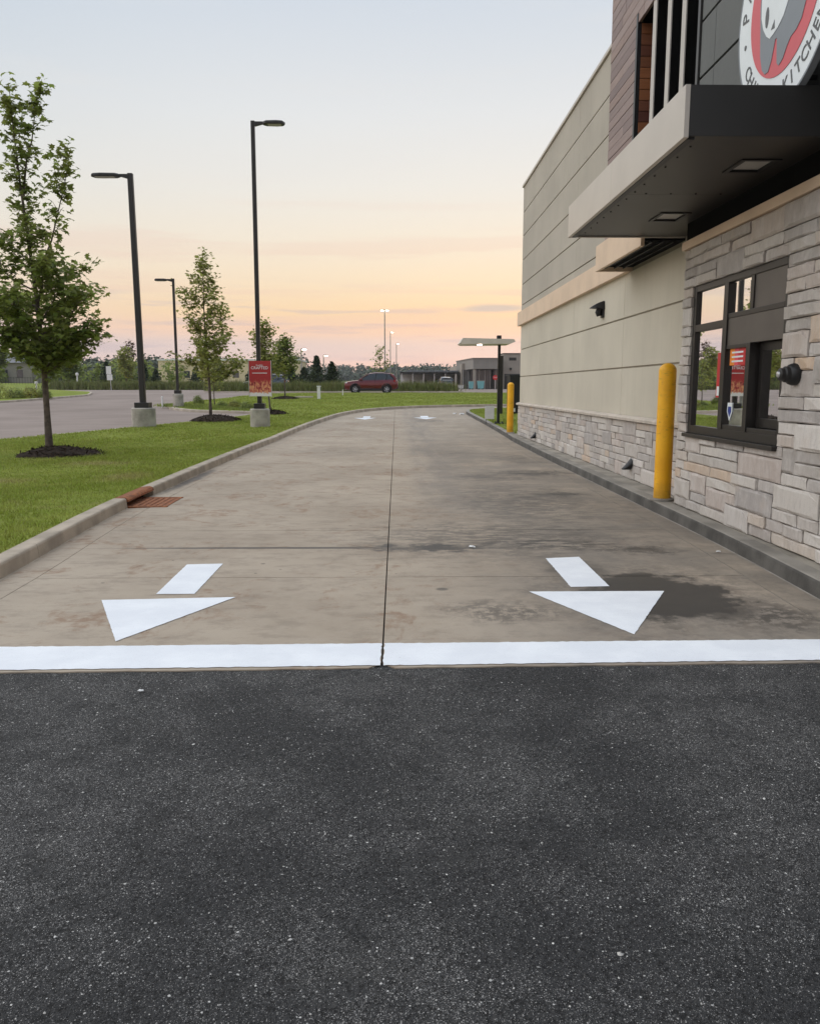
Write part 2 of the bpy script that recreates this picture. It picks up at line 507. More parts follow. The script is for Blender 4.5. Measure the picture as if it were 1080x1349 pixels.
def make_stucco(name, col):
    m, t, p = newmat(name)
    v = t.pos()
    a = t.noise(v, 0.7, 4)
    dr = t.noise(t.mapv(v, (6, 6, 0.5)), 1.2, 5, 0.65)
    g = t.noise(v, 140, 3, 0.7)
    r = t.n('ShaderNodeObjectInfo').outputs['Random']
    c = t.mix(t.smooth(a, 0.3, 0.7), tuple(x * 0.93 for x in col), tuple(x * 1.06 for x in col))
    c = t.mix(t.math('MULTIPLY', t.smooth(dr, 0.48, 0.75), 0.22), c, tuple(x * 0.7 for x in col))
    c = t.mix(t.math('MULTIPLY', r, 0.10), c, tuple(x * 0.75 for x in col))
    c = t.mix(t.math('MULTIPLY', t.smooth(g, 0.4, 0.8), 0.15), c, tuple(x * 0.75 for x in col))
    t.put(p.inputs['Base Color'], c)
    p.inputs['Roughness'].default_value = 0.9
    p.inputs['Specular IOR Level'].default_value = 0.2
    t.put(p.inputs['Normal'], t.bump(t.math('ADD', g, t.math('MULTIPLY', t.noise(v, 28, 4), 1.2)), 0.6, 0.005))
    return m


def make_rust():
    m, t, p = newmat('rusty_iron')
    v = t.pos()
    a = t.noise(v, 14, 6, 0.7)
    c = t.mix(t.smooth(a, 0.3, 0.7), (0.13, 0.042, 0.016), (0.36, 0.125, 0.040))
    t.put(p.inputs['Base Color'], c)
    p.inputs['Roughness'].default_value = 0.85
    t.put(p.inputs['Normal'], t.bump(t.noise(v, 60, 4), 0.5, 0.006))
    return m


def make_poster():
    m, t, p = newmat('banner_print')
    v = t.n('ShaderNodeTexCoord').outputs['Generated']
    x, y, z = t.sep(v)[0:3]
    n1 = t.noise(t.mapv(v, (5, 1, 3)), 2.0, 5, 0.7, 1.0)
    n2 = t.noise(t.mapv(v, (7, 1, 5), (3, 0, 1)), 1.6, 3, 0.6, 0.5)
    red = t.mix(z, (0.30, 0.012, 0.02), (0.42, 0.025, 0.025))
    edge = t.math('ADD', z, t.math('MULTIPLY', t.math('SUBTRACT', n1, 0.5), 0.55))
    food = t.ramp(n2, [(0.3, (0.05, 0.01, 0.01)), (0.42, (0.35, 0.03, 0.03)), (0.52, (0.60, 0.20, 0.12)), (0.6, (0.70, 0.40, 0.16)), (0.72, (0.55, 0.05, 0.05))])
    low = t.math('SUBTRACT', 1.0, t.smooth(edge, 0.36, 0.46))
    c = t.mix(low, red, food)
    wh = t.math('SUBTRACT', 1.0, t.smooth(t.math('ADD', z, t.math('MULTIPLY', t.math('SUBTRACT', n2, 0.5), 0.25)), 0.07, 0.12))
    c = t.mix(wh, c, (0.75, 0.72, 0.70))
    t.put(p.inputs['Base Color'], c)
    p.inputs['Roughness'].default_value = 0.45
    return m


M_ASPH = make_asphalt()
M_LANE = make_lane_concrete()
M_STONE = make_stone()
M_LAWN = make_lawn()
M_LOT = make_lot()
M_PAINT = make_paint()
M_RUST = make_rust()
M_BANNER = make_poster()
M_GLASS = make_glass('window_glass', (0.45, 0.47, 0.47), 0.82)
M_CURB = pm('kerb_concrete', (0.40, 0.335, 0.26), 0.85, 0.22, 2.5, 0.35, 80, world=True)
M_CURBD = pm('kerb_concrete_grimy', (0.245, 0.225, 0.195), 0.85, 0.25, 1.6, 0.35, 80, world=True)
M_CURBF = pm('kerb_face_dark', (0.085, 0.080, 0.072), 0.8, 0.35, 3, 0.35, 60, world=True)  # darker tone for the upright face of the right kerb
M_WALK = pm('walk_concrete', (0.27, 0.245, 0.205), 0.85, 0.3, 1.7, 0.35, 80, world=True)
M_PALECURB = pm('kerb_concrete_pale', (0.44, 0.38, 0.31), 0.85, 0.2, 1.5, 0.3, 60, world=True)
M_BED = pm('joint_dirt', (0.025, 0.022, 0.018), 0.95, 0.2, 6, world=True)
M_GROUND = pm('rough_grass_ground', (0.085, 0.105, 0.030), 0.95, 0.3, 0.3, world=True, spec=0.1)
M_MULCH = pm('dark_mulch', (0.034, 0.023, 0.016), 0.95, 0.5, 9, 1.0, 45, world=True, spec=0.1)
M_STUC_LO = make_stucco('stucco_sand', srgb(198, 191, 175))
M_STUC_UP = make_stucco('stucco_olive_grey', srgb(180, 173, 161))
M_GROOVE = pm('groove_grey', srgb(150, 142, 128), 0.9, 0.1, 3, world=True)
M_BAND = pm('band_beige', srgb(214, 190, 165), 0.6, 0.07, 2, 0.1, 60, world=True)
M_FASCIA = pm('fascia_silver_taupe', srgb(188, 180, 170), 0.38, 0.05, 1.5, world=True, metal=0.35)
M_CHAR = pm('charcoal_metal', srgb(50, 49, 48), 0.42, 0.10, 1.5, world=True, metal=0.2)
M_SOFFIT = pm('soffit_bronze', srgb(58, 55, 51), 0.42, 0.10, 1.4, world=True, metal=0.3)
M_BLACK = pm('black_metal', (0.012, 0.012, 0.013), 0.45, 0.2, 3)
M_BLACKM = pm('matt_black', (0.006, 0.006, 0.006), 0.9, 0.2, 3, spec=0.1)
M_POLE = pm('dark_bronze_pole', (0.022, 0.020, 0.019), 0.42, 0.2, 2)
M_FRAME = pm('window_frame_bronze', srgb(42, 39, 37), 0.4, 0.1, 3, metal=0.2)
M_SPAND = pm('spandrel_bronze', srgb(88, 82, 77), 0.45, 0.08, 3, world=True)
M_FINE = pm('fin_edge_light', srgb(186, 180, 172), 0.5, 0.05, 3)
M_GREYP = make_stucco('panel_dark_grey', srgb(112, 114, 113))
M_MORTAR = pm('mortar_dark', srgb(74, 68, 64), 0.95, 0.2, 8, world=True)
M_CAPST = pm('cap_stone', srgb(190, 180, 168), 0.85, 0.12, 5, 0.3, 60, world=True)
M_YEL, t_, p_ = newmat('bollard_yellow')
v_ = t_.objco()
sc_ = t_.math('MULTIPLY', t_.smooth(t_.noise(t_.mapv(v_, (1, 1, 3)), 9, 8, 0.75), 0.54, 0.62), t_.smooth(t_.noise(v_, 2.2, 3), 0.42, 0.58))
gr_ = t_.math('MULTIPLY', t_.math('SUBTRACT', 1.0, t_.smooth(t_.math('ADD', t_.sep(v_)[2], t_.math('MULTIPLY', t_.noise(v_, 7, 5, 0.7), 0.25)), 0.10, 0.42)), 0.55)
cy_ = t_.mix(t_.smooth(t_.noise(v_, 3, 4), 0.3, 0.7), srgb(232, 166, 10), srgb(246, 184, 22))
cy_ = t_.mix(t_.math('MULTIPLY', sc_, 0.55), cy_, srgb(150, 118, 40))
t_.put(p_.inputs['Base Color'], t_.mix(gr_, cy_, srgb(120, 96, 40)))
p_.inputs['Roughness'].default_value = 0.5
t_.put(p_.inputs['Normal'], t_.bump(t_.noise(v_, 14, 4), 0.12, 0.01))
M_WOOD = make_wood('plank_weathered', [(0, srgb(126, 108, 104)), (0.25, srgb(146, 126, 120)), (0.5, srgb(116, 98, 96)), (0.75, srgb(154, 128, 116)), (1, srgb(134, 116, 112))])
M_WOODIN = make_wood('plank_cedar', [(0, srgb(96, 52, 40)), (0.3, srgb(138, 84, 54)), (0.55, srgb(84, 48, 40)), (0.8, srgb(158, 98, 58)), (1, srgb(110, 62, 46))])
M_FOOTC = pm('footing_concrete', (0.36, 0.33, 0.285), 0.9, 0.25, 3, 0.35, 40, world=True)
M_BARK = pm('bark', (0.105, 0.080, 0.062), 0.9, 0.35, 9, 0.8, 30, world=True)
M_LEAF1 = leafmat('maple_leaf', (0.170, 0.215, 0.045), (0.270, 0.305, 0.075), 0.5)
M_LEAF2 = leafmat('maple_leaf_light', (0.250, 0.275, 0.060), (0.350, 0.350, 0.100), 0.5)
M_LEAF3 = leafmat('dark_conifer', (0.028, 0.046, 0.018), (0.050, 0.070, 0.026), 0.15)
M_LEAF4 = leafmat('yellow_shrub_leaf', (0.16, 0.17, 0.025), (0.24, 0.22, 0.035), 0.3)
M_LEAF5 = leafmat('rust_leaf', (0.11, 0.06, 0.035), (0.14, 0.085, 0.05), 0.3)
M_WOODS = leafmat('far_wood_leaf', (0.050, 0.068, 0.038), (0.080, 0.098, 0.052), 0.15)
M_BLADE = leafmat('grass_blade', (0.225, 0.275, 0.036), (0.310, 0.340, 0.070), 0.35, True)
M_TALLG = leafmat('tall_grass', (0.120, 0.150, 0.035), (0.20, 0.20, 0.07), 0.3)
M_WHITE = pm('white_plastic', (0.72, 0.71, 0.69), 0.5, 0.06, 4)
M_SHELT = pm('shelter_cream', srgb(208, 200, 188), 0.5, 0.06, 3)
M_LIT = emit('lamp_lit', (1.0, 0.90, 0.72), 14.0)
M_LITS = emit('downlight_lit', (1.0, 0.93, 0.82), 5.0)
M_DIFF = pm('lamp_diffuser', (0.42, 0.40, 0.37), 0.4, 0.05, 3)
M_REDP = pm('car_red', (0.125, 0.005, 0.012), 0.25, 0.05, 1, metal=0.45, coat=1.0)
M_BLUEP = pm('car_slate', (0.055, 0.068, 0.085), 0.25, 0.05, 1, metal=0.5, coat=1.0)
M_WHITEC = pm('car_white', (0.55, 0.55, 0.54), 0.3, 0.05, 1, coat=0.8)
M_CGL = pm('car_glass', (0.015, 0.017, 0.020), 0.06, 0.05, 1, spec=0.9)
M_TYRE = pm('tyre', (0.015, 0.015, 0.015), 0.85, 0.2, 6)
M_RIM = pm('alloy', (0.50, 0.50, 0.52), 0.3, 0.05, 3, metal=0.7)
M_TAIL = pm('tail_lens', (0.35, 0.01, 0.01), 0.15, 0.05, 3)
M_HEADL = pm('head_lens', (0.6, 0.62, 0.65), 0.1, 0.05, 3)
M_SRED = pm('emblem_red', srgb(206, 84, 92), 0.45, 0.03, 3)
M_SGREY = pm('emblem_grey', srgb(126, 132, 138), 0.5, 0.04, 3)
M_SWHITE = pm('emblem_white', srgb(224, 230, 232), 0.45, 0.03, 3)
M_SDARK = pm('emblem_lettering', srgb(84, 86, 88), 0.5, 0.03, 3)
M_STORE = pm('store_panel', srgb(136, 131, 126), 0.7, 0.06, 1, world=True)
M_STORE2 = pm('store_panel_light', srgb(148, 140, 131), 0.7, 0.06, 1, world=True)
M_STOREG = pm('store_glass', (0.05, 0.055, 0.06), 0.1, 0.3, 0.6, world=True, spec=0.8)
M_TEAL = pm('teal_plastic', srgb(120, 176, 180), 0.5, 0.05, 2)
M_SIGNRED = pm('sign_red', srgb(190, 40, 44), 0.5, 0.04, 2)
M_CREAM = pm('cream_wall', srgb(214, 196, 164), 0.8, 0.08, 0.4, world=True)
M_ROOFG = pm('roof_grey', srgb(120, 120, 124), 0.8, 0.1, 0.5, world=True)
M_ORANGE = pm('poster_orange', srgb(236, 140, 50), 0.5, 0.05, 3)
M_PINK = pm('poster_pink', srgb(222, 80, 96), 0.5, 0.05, 3)
M_STBLUE = pm('sticker_blue', srgb(40, 60, 140), 0.4, 0.05, 3)
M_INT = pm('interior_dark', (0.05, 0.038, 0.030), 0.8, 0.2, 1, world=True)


# ------------------------------------------------------------------ terrain profile
def g(y):
    if y < 24:
        return 0.0
    if y < 73:
        return (y - 24) * 0.0215
    return min(1.0535 + (y - 73) * 0.004, 1.3215)


BREAKS = (24.0, 73.0, 140.0)


# ------------------------------------------------------------------ object helpers
def tag(o, label=None, cat=None, group=None, kind=None):
    if label:
        o['label'] = label
    if cat:
        o['category'] = cat
    if group:
        o['group'] = group
    if kind:
        o['kind'] = kind
    return o


def empty(name, loc=(0, 0, 0), rz=0.0, parent=None):
    o = bpy.data.objects.new(name, None)
    COL.objects.link(o)
    o.location = loc
    o.rotation_euler = (0, 0, rz)
    o.empty_display_size = 0.2
    if parent:
        o.parent = parent
    return o


def link(name, me, mat, parent=None, loc=(0, 0, 0)):
    o = bpy.data.objects.new(name, me)
    if mat is not None:
        if isinstance(mat, (list, tuple)):
            for mm in mat:
                me.materials.append(mm)
        elif len(me.materials) == 0:
            me.materials.append(mat)
    COL.objects.link(o)
    o.location = loc
    if parent:
        o.parent = parent
    return o


class MB:
    def __init__(self):
        self.v = []
        self.f = []
        self.m = []

    def add(self, vs, fs, mi=0):
        b = len(self.v)
        self.v += [tuple(q) for q in vs]
        self.f += [tuple(b + i for i in f) for f in fs]
        self.m += [mi] * len(fs)
        return self

    def box(self, x0, x1, y0, y1, z0, z1, mi=0):
        vs = [(x0, y0, z0), (x1, y0, z0), (x1, y1, z0), (x0, y1, z0), (x0, y0, z1), (x1, y0, z1), (x1, y1, z1), (x0, y1, z1)]
        fs = [(0, 3, 2, 1), (4, 5, 6, 7), (0, 1, 5, 4), (1, 2, 6, 5), (2, 3, 7, 6), (3, 0, 4, 7)]
        return self.add(vs, fs, mi)

    def bbox(self, x0, x1, y0, y1, z0, z1, b=0.01, mi=0):
        """box with chamfered edges"""
        bm = bmesh.new()
        bmesh.ops.create_cube(bm, size=1)
        for v in bm.verts:
            v.co = Vector(((x0 + x1) / 2 + v.co.x * (x1 - x0), (y0 + y1) / 2 + v.co.y * (y1 - y0), (z0 + z1) / 2 + v.co.z * (z1 - z0)))
        bmesh.ops.bevel(bm, geom=bm.edges[:], offset=b, segments=2, affect='EDGES', profile=0.6)
        bm.verts.index_update()
        self.add([v.co[:] for v in bm.verts], [[v.index for v in f.verts] for f in bm.faces], mi)
        bm.free()
        return self

    def tube(self, pts, rad, n=10, cap=True, mi=0):
        pts = [Vector(p) for p in pts]
        if not isinstance(rad, (list, tuple)):
            rad = [rad] * len(pts)
        vs, fs = [], []
        up = None
        for i, p in enumerate(pts):
            tdir = (pts[min(i + 1, len(pts) - 1)] - pts[max(i - 1, 0)]).normalized()
            if up is None:
                up = tdir.orthogonal().normalized()
            else:
                up = (up - tdir * up.dot(tdir))
                up = up.normalized() if up.length > 1e-6 else tdir.orthogonal().normalized()
            s = tdir.cross(up)
            for k in range(n):
                a = 2 * math.pi * k / n
                vs.append(p + (up * math.cos(a) + s * math.sin(a)) * rad[i])
        for i in range(len(pts) - 1):
            for k in range(n):
                k2 = (k + 1) % n
                fs.append((i * n + k, i * n + k2, (i + 1) * n + k2, (i + 1) * n + k))
        if cap:
            fs.append(tuple(range(n - 1, -1, -1)))
            b = (len(pts) - 1) * n
            fs.append(tuple(b + k for k in range(n)))
        return self.add(vs, fs, mi)

    def lathe(self, prof, n=24, c=(0, 0, 0), mi=0):
        vs, fs = [], []
        for r, z in prof:
            for k in range(n):
                a = 2 * math.pi * k / n
                vs.append((c[0] + r * math.cos(a), c[1] + r * math.sin(a), c[2] + z))
        for i in range(len(prof) - 1):
            for k in range(n):
                k2 = (k + 1) % n
                fs.append((i * n + k, i * n + k2, (i + 1) * n + k2, (i + 1) * n + k))
        fs.append(tuple(range(n - 1, -1, -1)))
        b = (len(prof) - 1) * n
        fs.append(tuple(b + k for k in range(n)))
        return self.add(vs, fs, mi)

    def prism(self, poly, z0, z1, mi=0):
        n = len(poly)
        vs = [(x, y, z0) for x, y in poly] + [(x, y, z1) for x, y in poly]
        fs = [tuple(range(n - 1, -1, -1)), tuple(range(n, 2 * n))]
        for k in range(n):
            k2 = (k + 1) % n
            fs.append((k, k2, n + k2, n + k))
        return self.add(vs, fs, mi)

    def loft(self, rings, cap=True, mi=0):
        n = len(rings[0])
        vs = [p for r in rings for p in r]
        fs = []
        for i in range(len(rings) - 1):
            for k in range(n):
                k2 = (k + 1) % n
                fs.append((i * n + k, i * n + k2, (i + 1) * n + k2, (i + 1) * n + k))
        if cap:
            fs.append(tuple(range(n - 1, -1, -1)))
            fs.append(tuple((len(rings) - 1) * n + k for k in range(n)))
        return self.add(vs, fs, mi)

    def mesh(self, name, smooth=False):
        me = bpy.data.meshes.new(name)
        me.from_pydata(self.v, [], self.f)
        if any(self.m):
            me.polygons.foreach_set('material_index', self.m)
        bm = bmesh.new()
        bm.from_mesh(me)
        bmesh.ops.recalc_face_normals(bm, faces=bm.faces[:])
        bm.to_mesh(me)
        bm.free()
        if smooth:
            me.polygons.foreach_set('use_smooth', [True] * len(me.polygons))
            try:
                me.set_sharp_from_angle(angle=R(38))
            except Exception:
                pass
        me.update()
        return me

    def build(self, name, mat, parent=None, loc=(0, 0, 0), smooth=False):
        return link(name, self.mesh(name, smooth), mat, parent, loc)


def catmull(pts, step=0.6):
    P = [Vector((*p, 0)) for p in pts]
    P = [P[0] * 2 - P[1]] + P + [P[-1] * 2 - P[-2]]
    out = []
    for i in range(1, len(P) - 2):
        p0, p1, p2, p3 = P[i - 1:i + 3]
        n = max(2, int((p2 - p1).length / step))
        for k in range(n):
            t = k / n
            q = 0.5 * ((2 * p1) + (p2 - p0) * t + (2 * p0 - 5 * p1 + 4 * p2 - p3) * t * t + (3 * p1 - p0 - 3 * p2 + p3) * t ** 3)
            out.append((q.x, q.y))
    out.append((P[-2].x, P[-2].y))
    return out


def addbreaks(pts):
    out = [pts[0]]
    for a, b in zip(pts, pts[1:]):
        for yb in BREAKS:
            if (a[1] - yb) * (b[1] - yb) < 0:
                t = (yb - a[1]) / (b[1] - a[1])
                out.append((a[0] + (b[0] - a[0]) * t, yb))
        out.append(b)
    return out


def normals(pts):
    out = []
    for i in range(len(pts)):
        a = pts[max(0, i - 1)]
        b = pts[min(len(pts) - 1, i + 1)]
        dx, dy = b[0] - a[0], b[1] - a[1]
        l = math.hypot(dx, dy) or 1
        out.append((-dy / l, dx / l))       # left of travel
    return out


def offset(pts, dist):
    return [(p[0] + n[0] * dist, p[1] + n[1] * dist) for p, n in zip(pts, normals(pts))]


def sheet(name, poly, dz, mat, kind='structure', parent=None, zf=None):
    bm = bmesh.new()
    vs = [bm.verts.new((x, y, 0)) for x, y in poly]
    for tri in tessellate_polygon([[Vector((x, y, 0)) for x, y in poly]]):
        try:
            bm.faces.new([vs[i] for i in tri])
        except ValueError:
            pass
    for yb in BREAKS:
        bmesh.ops.bisect_plane(bm, geom=bm.verts[:] + bm.edges[:] + bm.faces[:], plane_co=(0, yb, 0), plane_no=(0, 1, 0))
    for v in bm.verts:
        v.co.z = g(v.co.y) + dz
    bmesh.ops.recalc_face_normals(bm, faces=bm.faces[:])
    if sum(fc.normal.z for fc in bm.faces) < 0:
        bmesh.ops.reverse_faces(bm, faces=bm.faces[:])
    me = bpy.data.meshes.new(name)
    bm.to_mesh(me)
    bm.free()
    o = link(name, me, mat, parent)
    if kind:
        o['kind'] = kind
    return o


def sweep_mesh(pts, prof, side):
    """closed profile (offset to the given side, z) swept along pts; side +1 left, -1 right"""
    ns = normals(pts)
    rings = []
    for p, n in zip(pts, ns):
        rings.append([(p[0] + n[0] * o * side, p[1] + n[1] * o * side, g(p[1]) + z) for o, z in prof])
    mb = MB()
    mb.loft(rings)
    return mb


def kerb(name, pts, prof, side, mat, seg=3.0, gap=0.010, skip=None, gutter=False, face_mat=None):
    root = empty(name)
    root['kind'] = 'structure'
    pts = addbreaks(pts)
    cum = [0]
    for a, b in zip(pts, pts[1:]):
        cum.append(cum[-1] + math.hypot(b[0] - a[0], b[1] - a[1]))

    def at(s):
        for i in range(len(cum) - 1):
            if s <= cum[i + 1] + 1e-9:
                t = (s - cum[i]) / max(1e-9, cum[i + 1] - cum[i])
                return (pts[i][0] + (pts[i + 1][0] - pts[i][0]) * t, pts[i][1] + (pts[i + 1][1] - pts[i][1]) * t)
        return pts[-1]
    L = cum[-1]
    cuts = [0]
    while cuts[-1] + seg < L - 0.5:
        cuts.append(cuts[-1] + seg)
    cuts.append(L)
    if skip:
        cuts = sorted(set(cuts + list(skip)))
    for s0, s1 in zip(cuts, cuts[1:]):
        if skip and s0 >= skip[0] - 1e-6 and s1 <= skip[1] + 1e-6:
            continue
        if s1 - s0 < 0.05:
            continue
        a, b = s0 + gap / 2, s1 - gap / 2
        pp = [at(a)] + [pts[i] for i in range(len(cum)) if a + 0.02 < cum[i] < b - 0.02] + [at(b)]
        ob = sweep_mesh(pp, prof, side).build('kerb_block', mat, root, smooth=False)
        if gutter:
            ob.data.materials.append(M_LANE)
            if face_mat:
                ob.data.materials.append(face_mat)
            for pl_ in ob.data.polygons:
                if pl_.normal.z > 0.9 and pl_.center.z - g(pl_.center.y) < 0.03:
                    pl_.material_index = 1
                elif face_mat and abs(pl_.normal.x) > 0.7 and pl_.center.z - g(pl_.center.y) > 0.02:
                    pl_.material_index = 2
    return root, at, L


# ------------------------------------------------------------------ SETTING: ground sheets
LP = catmull([(-3.18, 4.44), (-3.24, 6.6), (-3.5, 10.7), (-3.58, 17.5), (-3.5, 24), (-3.24, 29), (-2.92, 33), (-2.4, 37.5), (-1.55, 40.8), (-0.08, 43.4),
              (1.6, 45.0), (3.3, 45.8), (5.5, 46.5), (10, 47.4), (26, 49)], 0.6)
RP = catmull([(3.08, 4.5), (3.13, 5.8), (3.22, 8), (3.25, 12), (3.28, 18), (3.38, 25), (3.36, 30.8), (3.28, 36), (3.3, 39.2), (3.75, 41), (5, 42), (9, 42.6), (26, 44)], 0.6)
LOTP = catmull([(-15.5, 4.9), (-13.6, 14), (-11.1, 23.2), (-10.0, 26), (-8.75, 29.1), (-7.3, 33), (-6.4, 36.2), (-6.05, 37.6), (-6.6, 38.7), (-8, 39.4), (-9.65, 40.2), (-11.2, 42.2),
                (-12.2, 44.5), (-12.6, 48), (-12.5, 52.2), (-11.8, 57.5), (-11.3, 63), (-10.6, 66.5), (-9, 68.6), (-6, 69.4), (0, 69.6), (14, 69.8), (30, 69.8)], 0.8)
ISLP = catmull([(-75, 44.5), (-40, 46), (-26.5, 47.5), (-24.5, 51), (-24.1, 58), (-24.0, 64), (-24.8, 67.7), (-28.5, 76.6), (-43.5, 104), (-75, 160)], 1.5)

EDGE = lambda x: 4.40 + 0.021 * x                                    # where new asphalt meets the concrete
ed = [(-60, 4.40)] + [(x * 0.1, EDGE(x * 0.1) + 0.06 + rnd.uniform(-0.010, 0.010)) for x in range(-45, 46)] + [(60, 4.40)]
sheet('ground', [(-1800, -400), (1800, -400), (1800, 2200), (-1800, 2200)], -0.10, M_GROUND)
sheet('asphalt_drive', [(-60, -40), (60, -40)] + ed[::-1], -0.007, M_ASPH)
sheet('parking_lot', [(-160, 4.6), (-4.4, 4.6), (-4.4, 60), (-4.4, 69.0), (150, 69.0), (150, 168), (-160, 168)], -0.004, M_LOT)
sheet('lane_bed', [(-4.2, 4.41)] + [(4.0, 4.46), (4.4, 40), (26, 43.7), (26, 49.3), (5, 47), (-1, 44.6), (-3.6, 38), (-4.2, 24)], -0.035, M_BED)


def clip(poly, axis, val, keep_greater):
    out = []
    n = len(poly)
    for i in range(n):
        a, b = poly[i], poly[(i + 1) % n]
        ia = (a[axis] >= val) if keep_greater else (a[axis] <= val)
        ib = (b[axis] >= val) if keep_greater else (b[axis] <= val)
        if ia:
            out.append(a)
        if ia != ib:
            t = (val - a[axis]) / (b[axis] - a[axis])
            out.append((a[0] + (b[0] - a[0]) * t, a[1] + (b[1] - a[1]) * t))
    return out


GUT = 0.28
lane_poly = offset(LP, -GUT - 0.006) + offset(RP, GUT + 0.006)[::-1]
lane = empty('concrete_lane')
lane['kind'] = 'structure'
ys = [4.0, 6.62, 8.86, 11.9, 15.05, 19.4, 24.0, 28.3, 32.6, 36.9, 41.2, 46.0, 52]
xs = [-6, -0.085, 6.0, 12, 18, 30]
for i in range(len(ys) - 1):
    for j in range(len(xs) - 1):
        G_ = 0.005
        c = lane_poly
        for ax, val, gr in ((1, ys[i] + G_ * 1.1, True), (1, ys[i + 1] - G_ * 1.1, False), (0, xs[j] + G_, True), (0, xs[j + 1] - G_, False)):
            c = clip(c, ax, val, gr) if len(c) > 2 else []
        if i == 0 and len(c) > 2:      # straight cast front edge just behind the asphalt
            c = [(x, max(y, EDGE(x) + 0.004)) for x, y in c]
            nc = []
            for q in range(len(c)):
                a_, b_ = c[q], c[(q + 1) % len(c)]
                nc.append(a_)
                if abs(a_[0] - b_[0]) > 1.0 and max(a_[1], b_[1]) < 4.9:
                    m_ = int(abs(a_[0] - b_[0]) / 0.07)
                    for k in range(1, m_):
                        x_ = a_[0] + (b_[0] - a_[0]) * k / m_
                        nc.append((x_, EDGE(x_) + 0.004 + rnd.uniform(-0.006, 0.006)))
            c = nc
        if len(c) < 3:
            continue
        cc = [c[0]]
        for q in c[1:]:
            if math.hypot(q[0] - cc[-1][0], q[1] - cc[-1][1]) > 1e-4:
                cc.append(q)
        if math.hypot(cc[0][0] - cc[-1][0], cc[0][1] - cc[-1][1]) < 1e-4:
            cc.pop()
        area = 0.5 * abs(sum(cc[k][0] * cc[(k + 1) % len(cc)][1] - cc[(k + 1) % len(cc)][0] * cc[k][1] for k in range(len(cc))))
        if len(cc) < 3 or area < 0.02:
            continue
        n = len(cc)
        mb = MB()
        vs = [(x, y, g(y)) for x, y in cc] + [(x, y, g(y) - 0.03) for x, y in cc]
        fs = [tuple(range(n))] + [(k, (k + 1) % n, n + (k + 1) % n, n + k) for k in range(n)]
        mb.add(vs, fs)
        mb.build('slab', M_LANE, lane)

KPROF = [(-GUT, -0.06), (-GUT, 0.0), (-0.008, -0.008), (0.0, -0.004), (0.010, 0.10), (0.018, 0.116), (0.034, 0.123), (0.17, 0.124), (0.18, 0.115), (0.18, -0.06)]
SPROF = [(0.0, -0.06), (0.0, 0.09), (0.012, 0.115), (0.03, 0.124), (0.15, 0.124), (0.15, -0.06)]
# drain gap: from y ~10.55 to ~11.75 along the left kerb
cumL = 0
s_in = s_out = None
for a, b in zip(LP, LP[1:]):
    seg = math.hypot(b[0] - a[0], b[1] - a[1])
    for nm, yv in (('i', 10.62), ('o', 11.95)):
        if a[1] <= yv < b[1]:
            sv_ = cumL + seg * (yv - a[1]) / (b[1] - a[1])
            if nm == 'i':
                s_in = sv_
            else:
                s_out = sv_
    cumL += seg
kl, atL, LL = kerb('lane_kerb_left', LP, KPROF, 1, M_CURB, 3.05, 0.010, (s_in, s_out), True)
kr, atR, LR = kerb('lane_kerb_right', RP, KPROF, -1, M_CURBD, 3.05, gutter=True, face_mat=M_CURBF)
kerb('lot_kerb', LOTP, SPROF, -1, M_PALECURB, 4.0)
kerb('island_kerb', ISLP, SPROF, 1, M_PALECURB, 6.0)

lawn_poly = offset(LP, 0.175) + [(30, 49.4), (30, 69.6)] + offset(LOTP, -0.145)[::-1]
sheet('lawn', lawn_poly, 0.122, M_LAWN)
kerb('drive_kerb', [(-15.4, 4.62), (-9, 4.62), (-3.36, 4.62)], [(-0.14, -0.06), (-0.14, 0.1), (-0.12, 0.122), (0.0, 0.122), (0, -0.06)], 1, M_CURB)
right_lawn = [p for p in offset(RP, -0.175) if p[1] > 25.2] + [(26, 25.2), (3.6, 25.2)]
sheet('island_lawn', right_lawn, 0.122, M_LAWN)
walk = [p for p in offset(RP, -0.178) if p[1] <= 25.2] + [(3.56, 25.18), (3.9, 25.18), (3.9, 4.5)]
sheet('walk_strip', walk, 0.120, M_WALK)
isl = offset(ISLP, 0.14) + [(-160, 160), (-160, 44.5)]
sheet('island_grass', isl, 0.118, M_LAWN)


# grass island behind the road where the tall grass grows
GI = catmull([(-18, 78.2), (-10, 77.4), (0, 77.2), (5.2, 77.4), (6.4, 78.6), (5.5, 80.2), (0, 81), (-12, 82), (-18, 82), (-18, 78.2)], 1.0)
sheet('road_island', GI[:-1], 0.12, M_LAWN)
kerb('road_island_kerb', GI, SPROF, 1, M_PALECURB, 8.0)

# rising bank and far hills
def bank(name, x0, x1, prof, mat):
    mb = MB()
    nx = 40
    vs, fs = [], []
    for i in range(nx + 1):
        x = x0 + (x1 - x0) * i / nx
        for (y, z) in prof:
            vs.append((x, y, z + (0.5 * math.sin(x * 0.05 + y) * (z - prof[0][1]) * 0.15)))
    m_ = len(prof)
    for i in range(nx):
        for k in range(m_ - 1):
            fs.append((i * m_ + k, (i + 1) * m_ + k, (i + 1) * m_ + k + 1, i * m_ + k + 1))
    mb.add(vs, fs)
    o = mb.build(name, mat)
    o['kind'] = 'structure'
    return o


bank('grass_bank', -200, -24, [(125, 1.1), (140, 1.7), (158, 2.35), (185, 2.5), (230, 2.4), (300, 1.0)], M_LAWN)
bank('wooded_hill', -420, -40, [(235, 1.0), (280, 4.0), (330, 6.5), (380, 6.0), (460, 0)], M_GROUND)
bank('far_hill', -440, 440, [(520, 0.8), (600, 5.0), (700, 9.0), (780, 9), (850, 0)], M_GROUND)


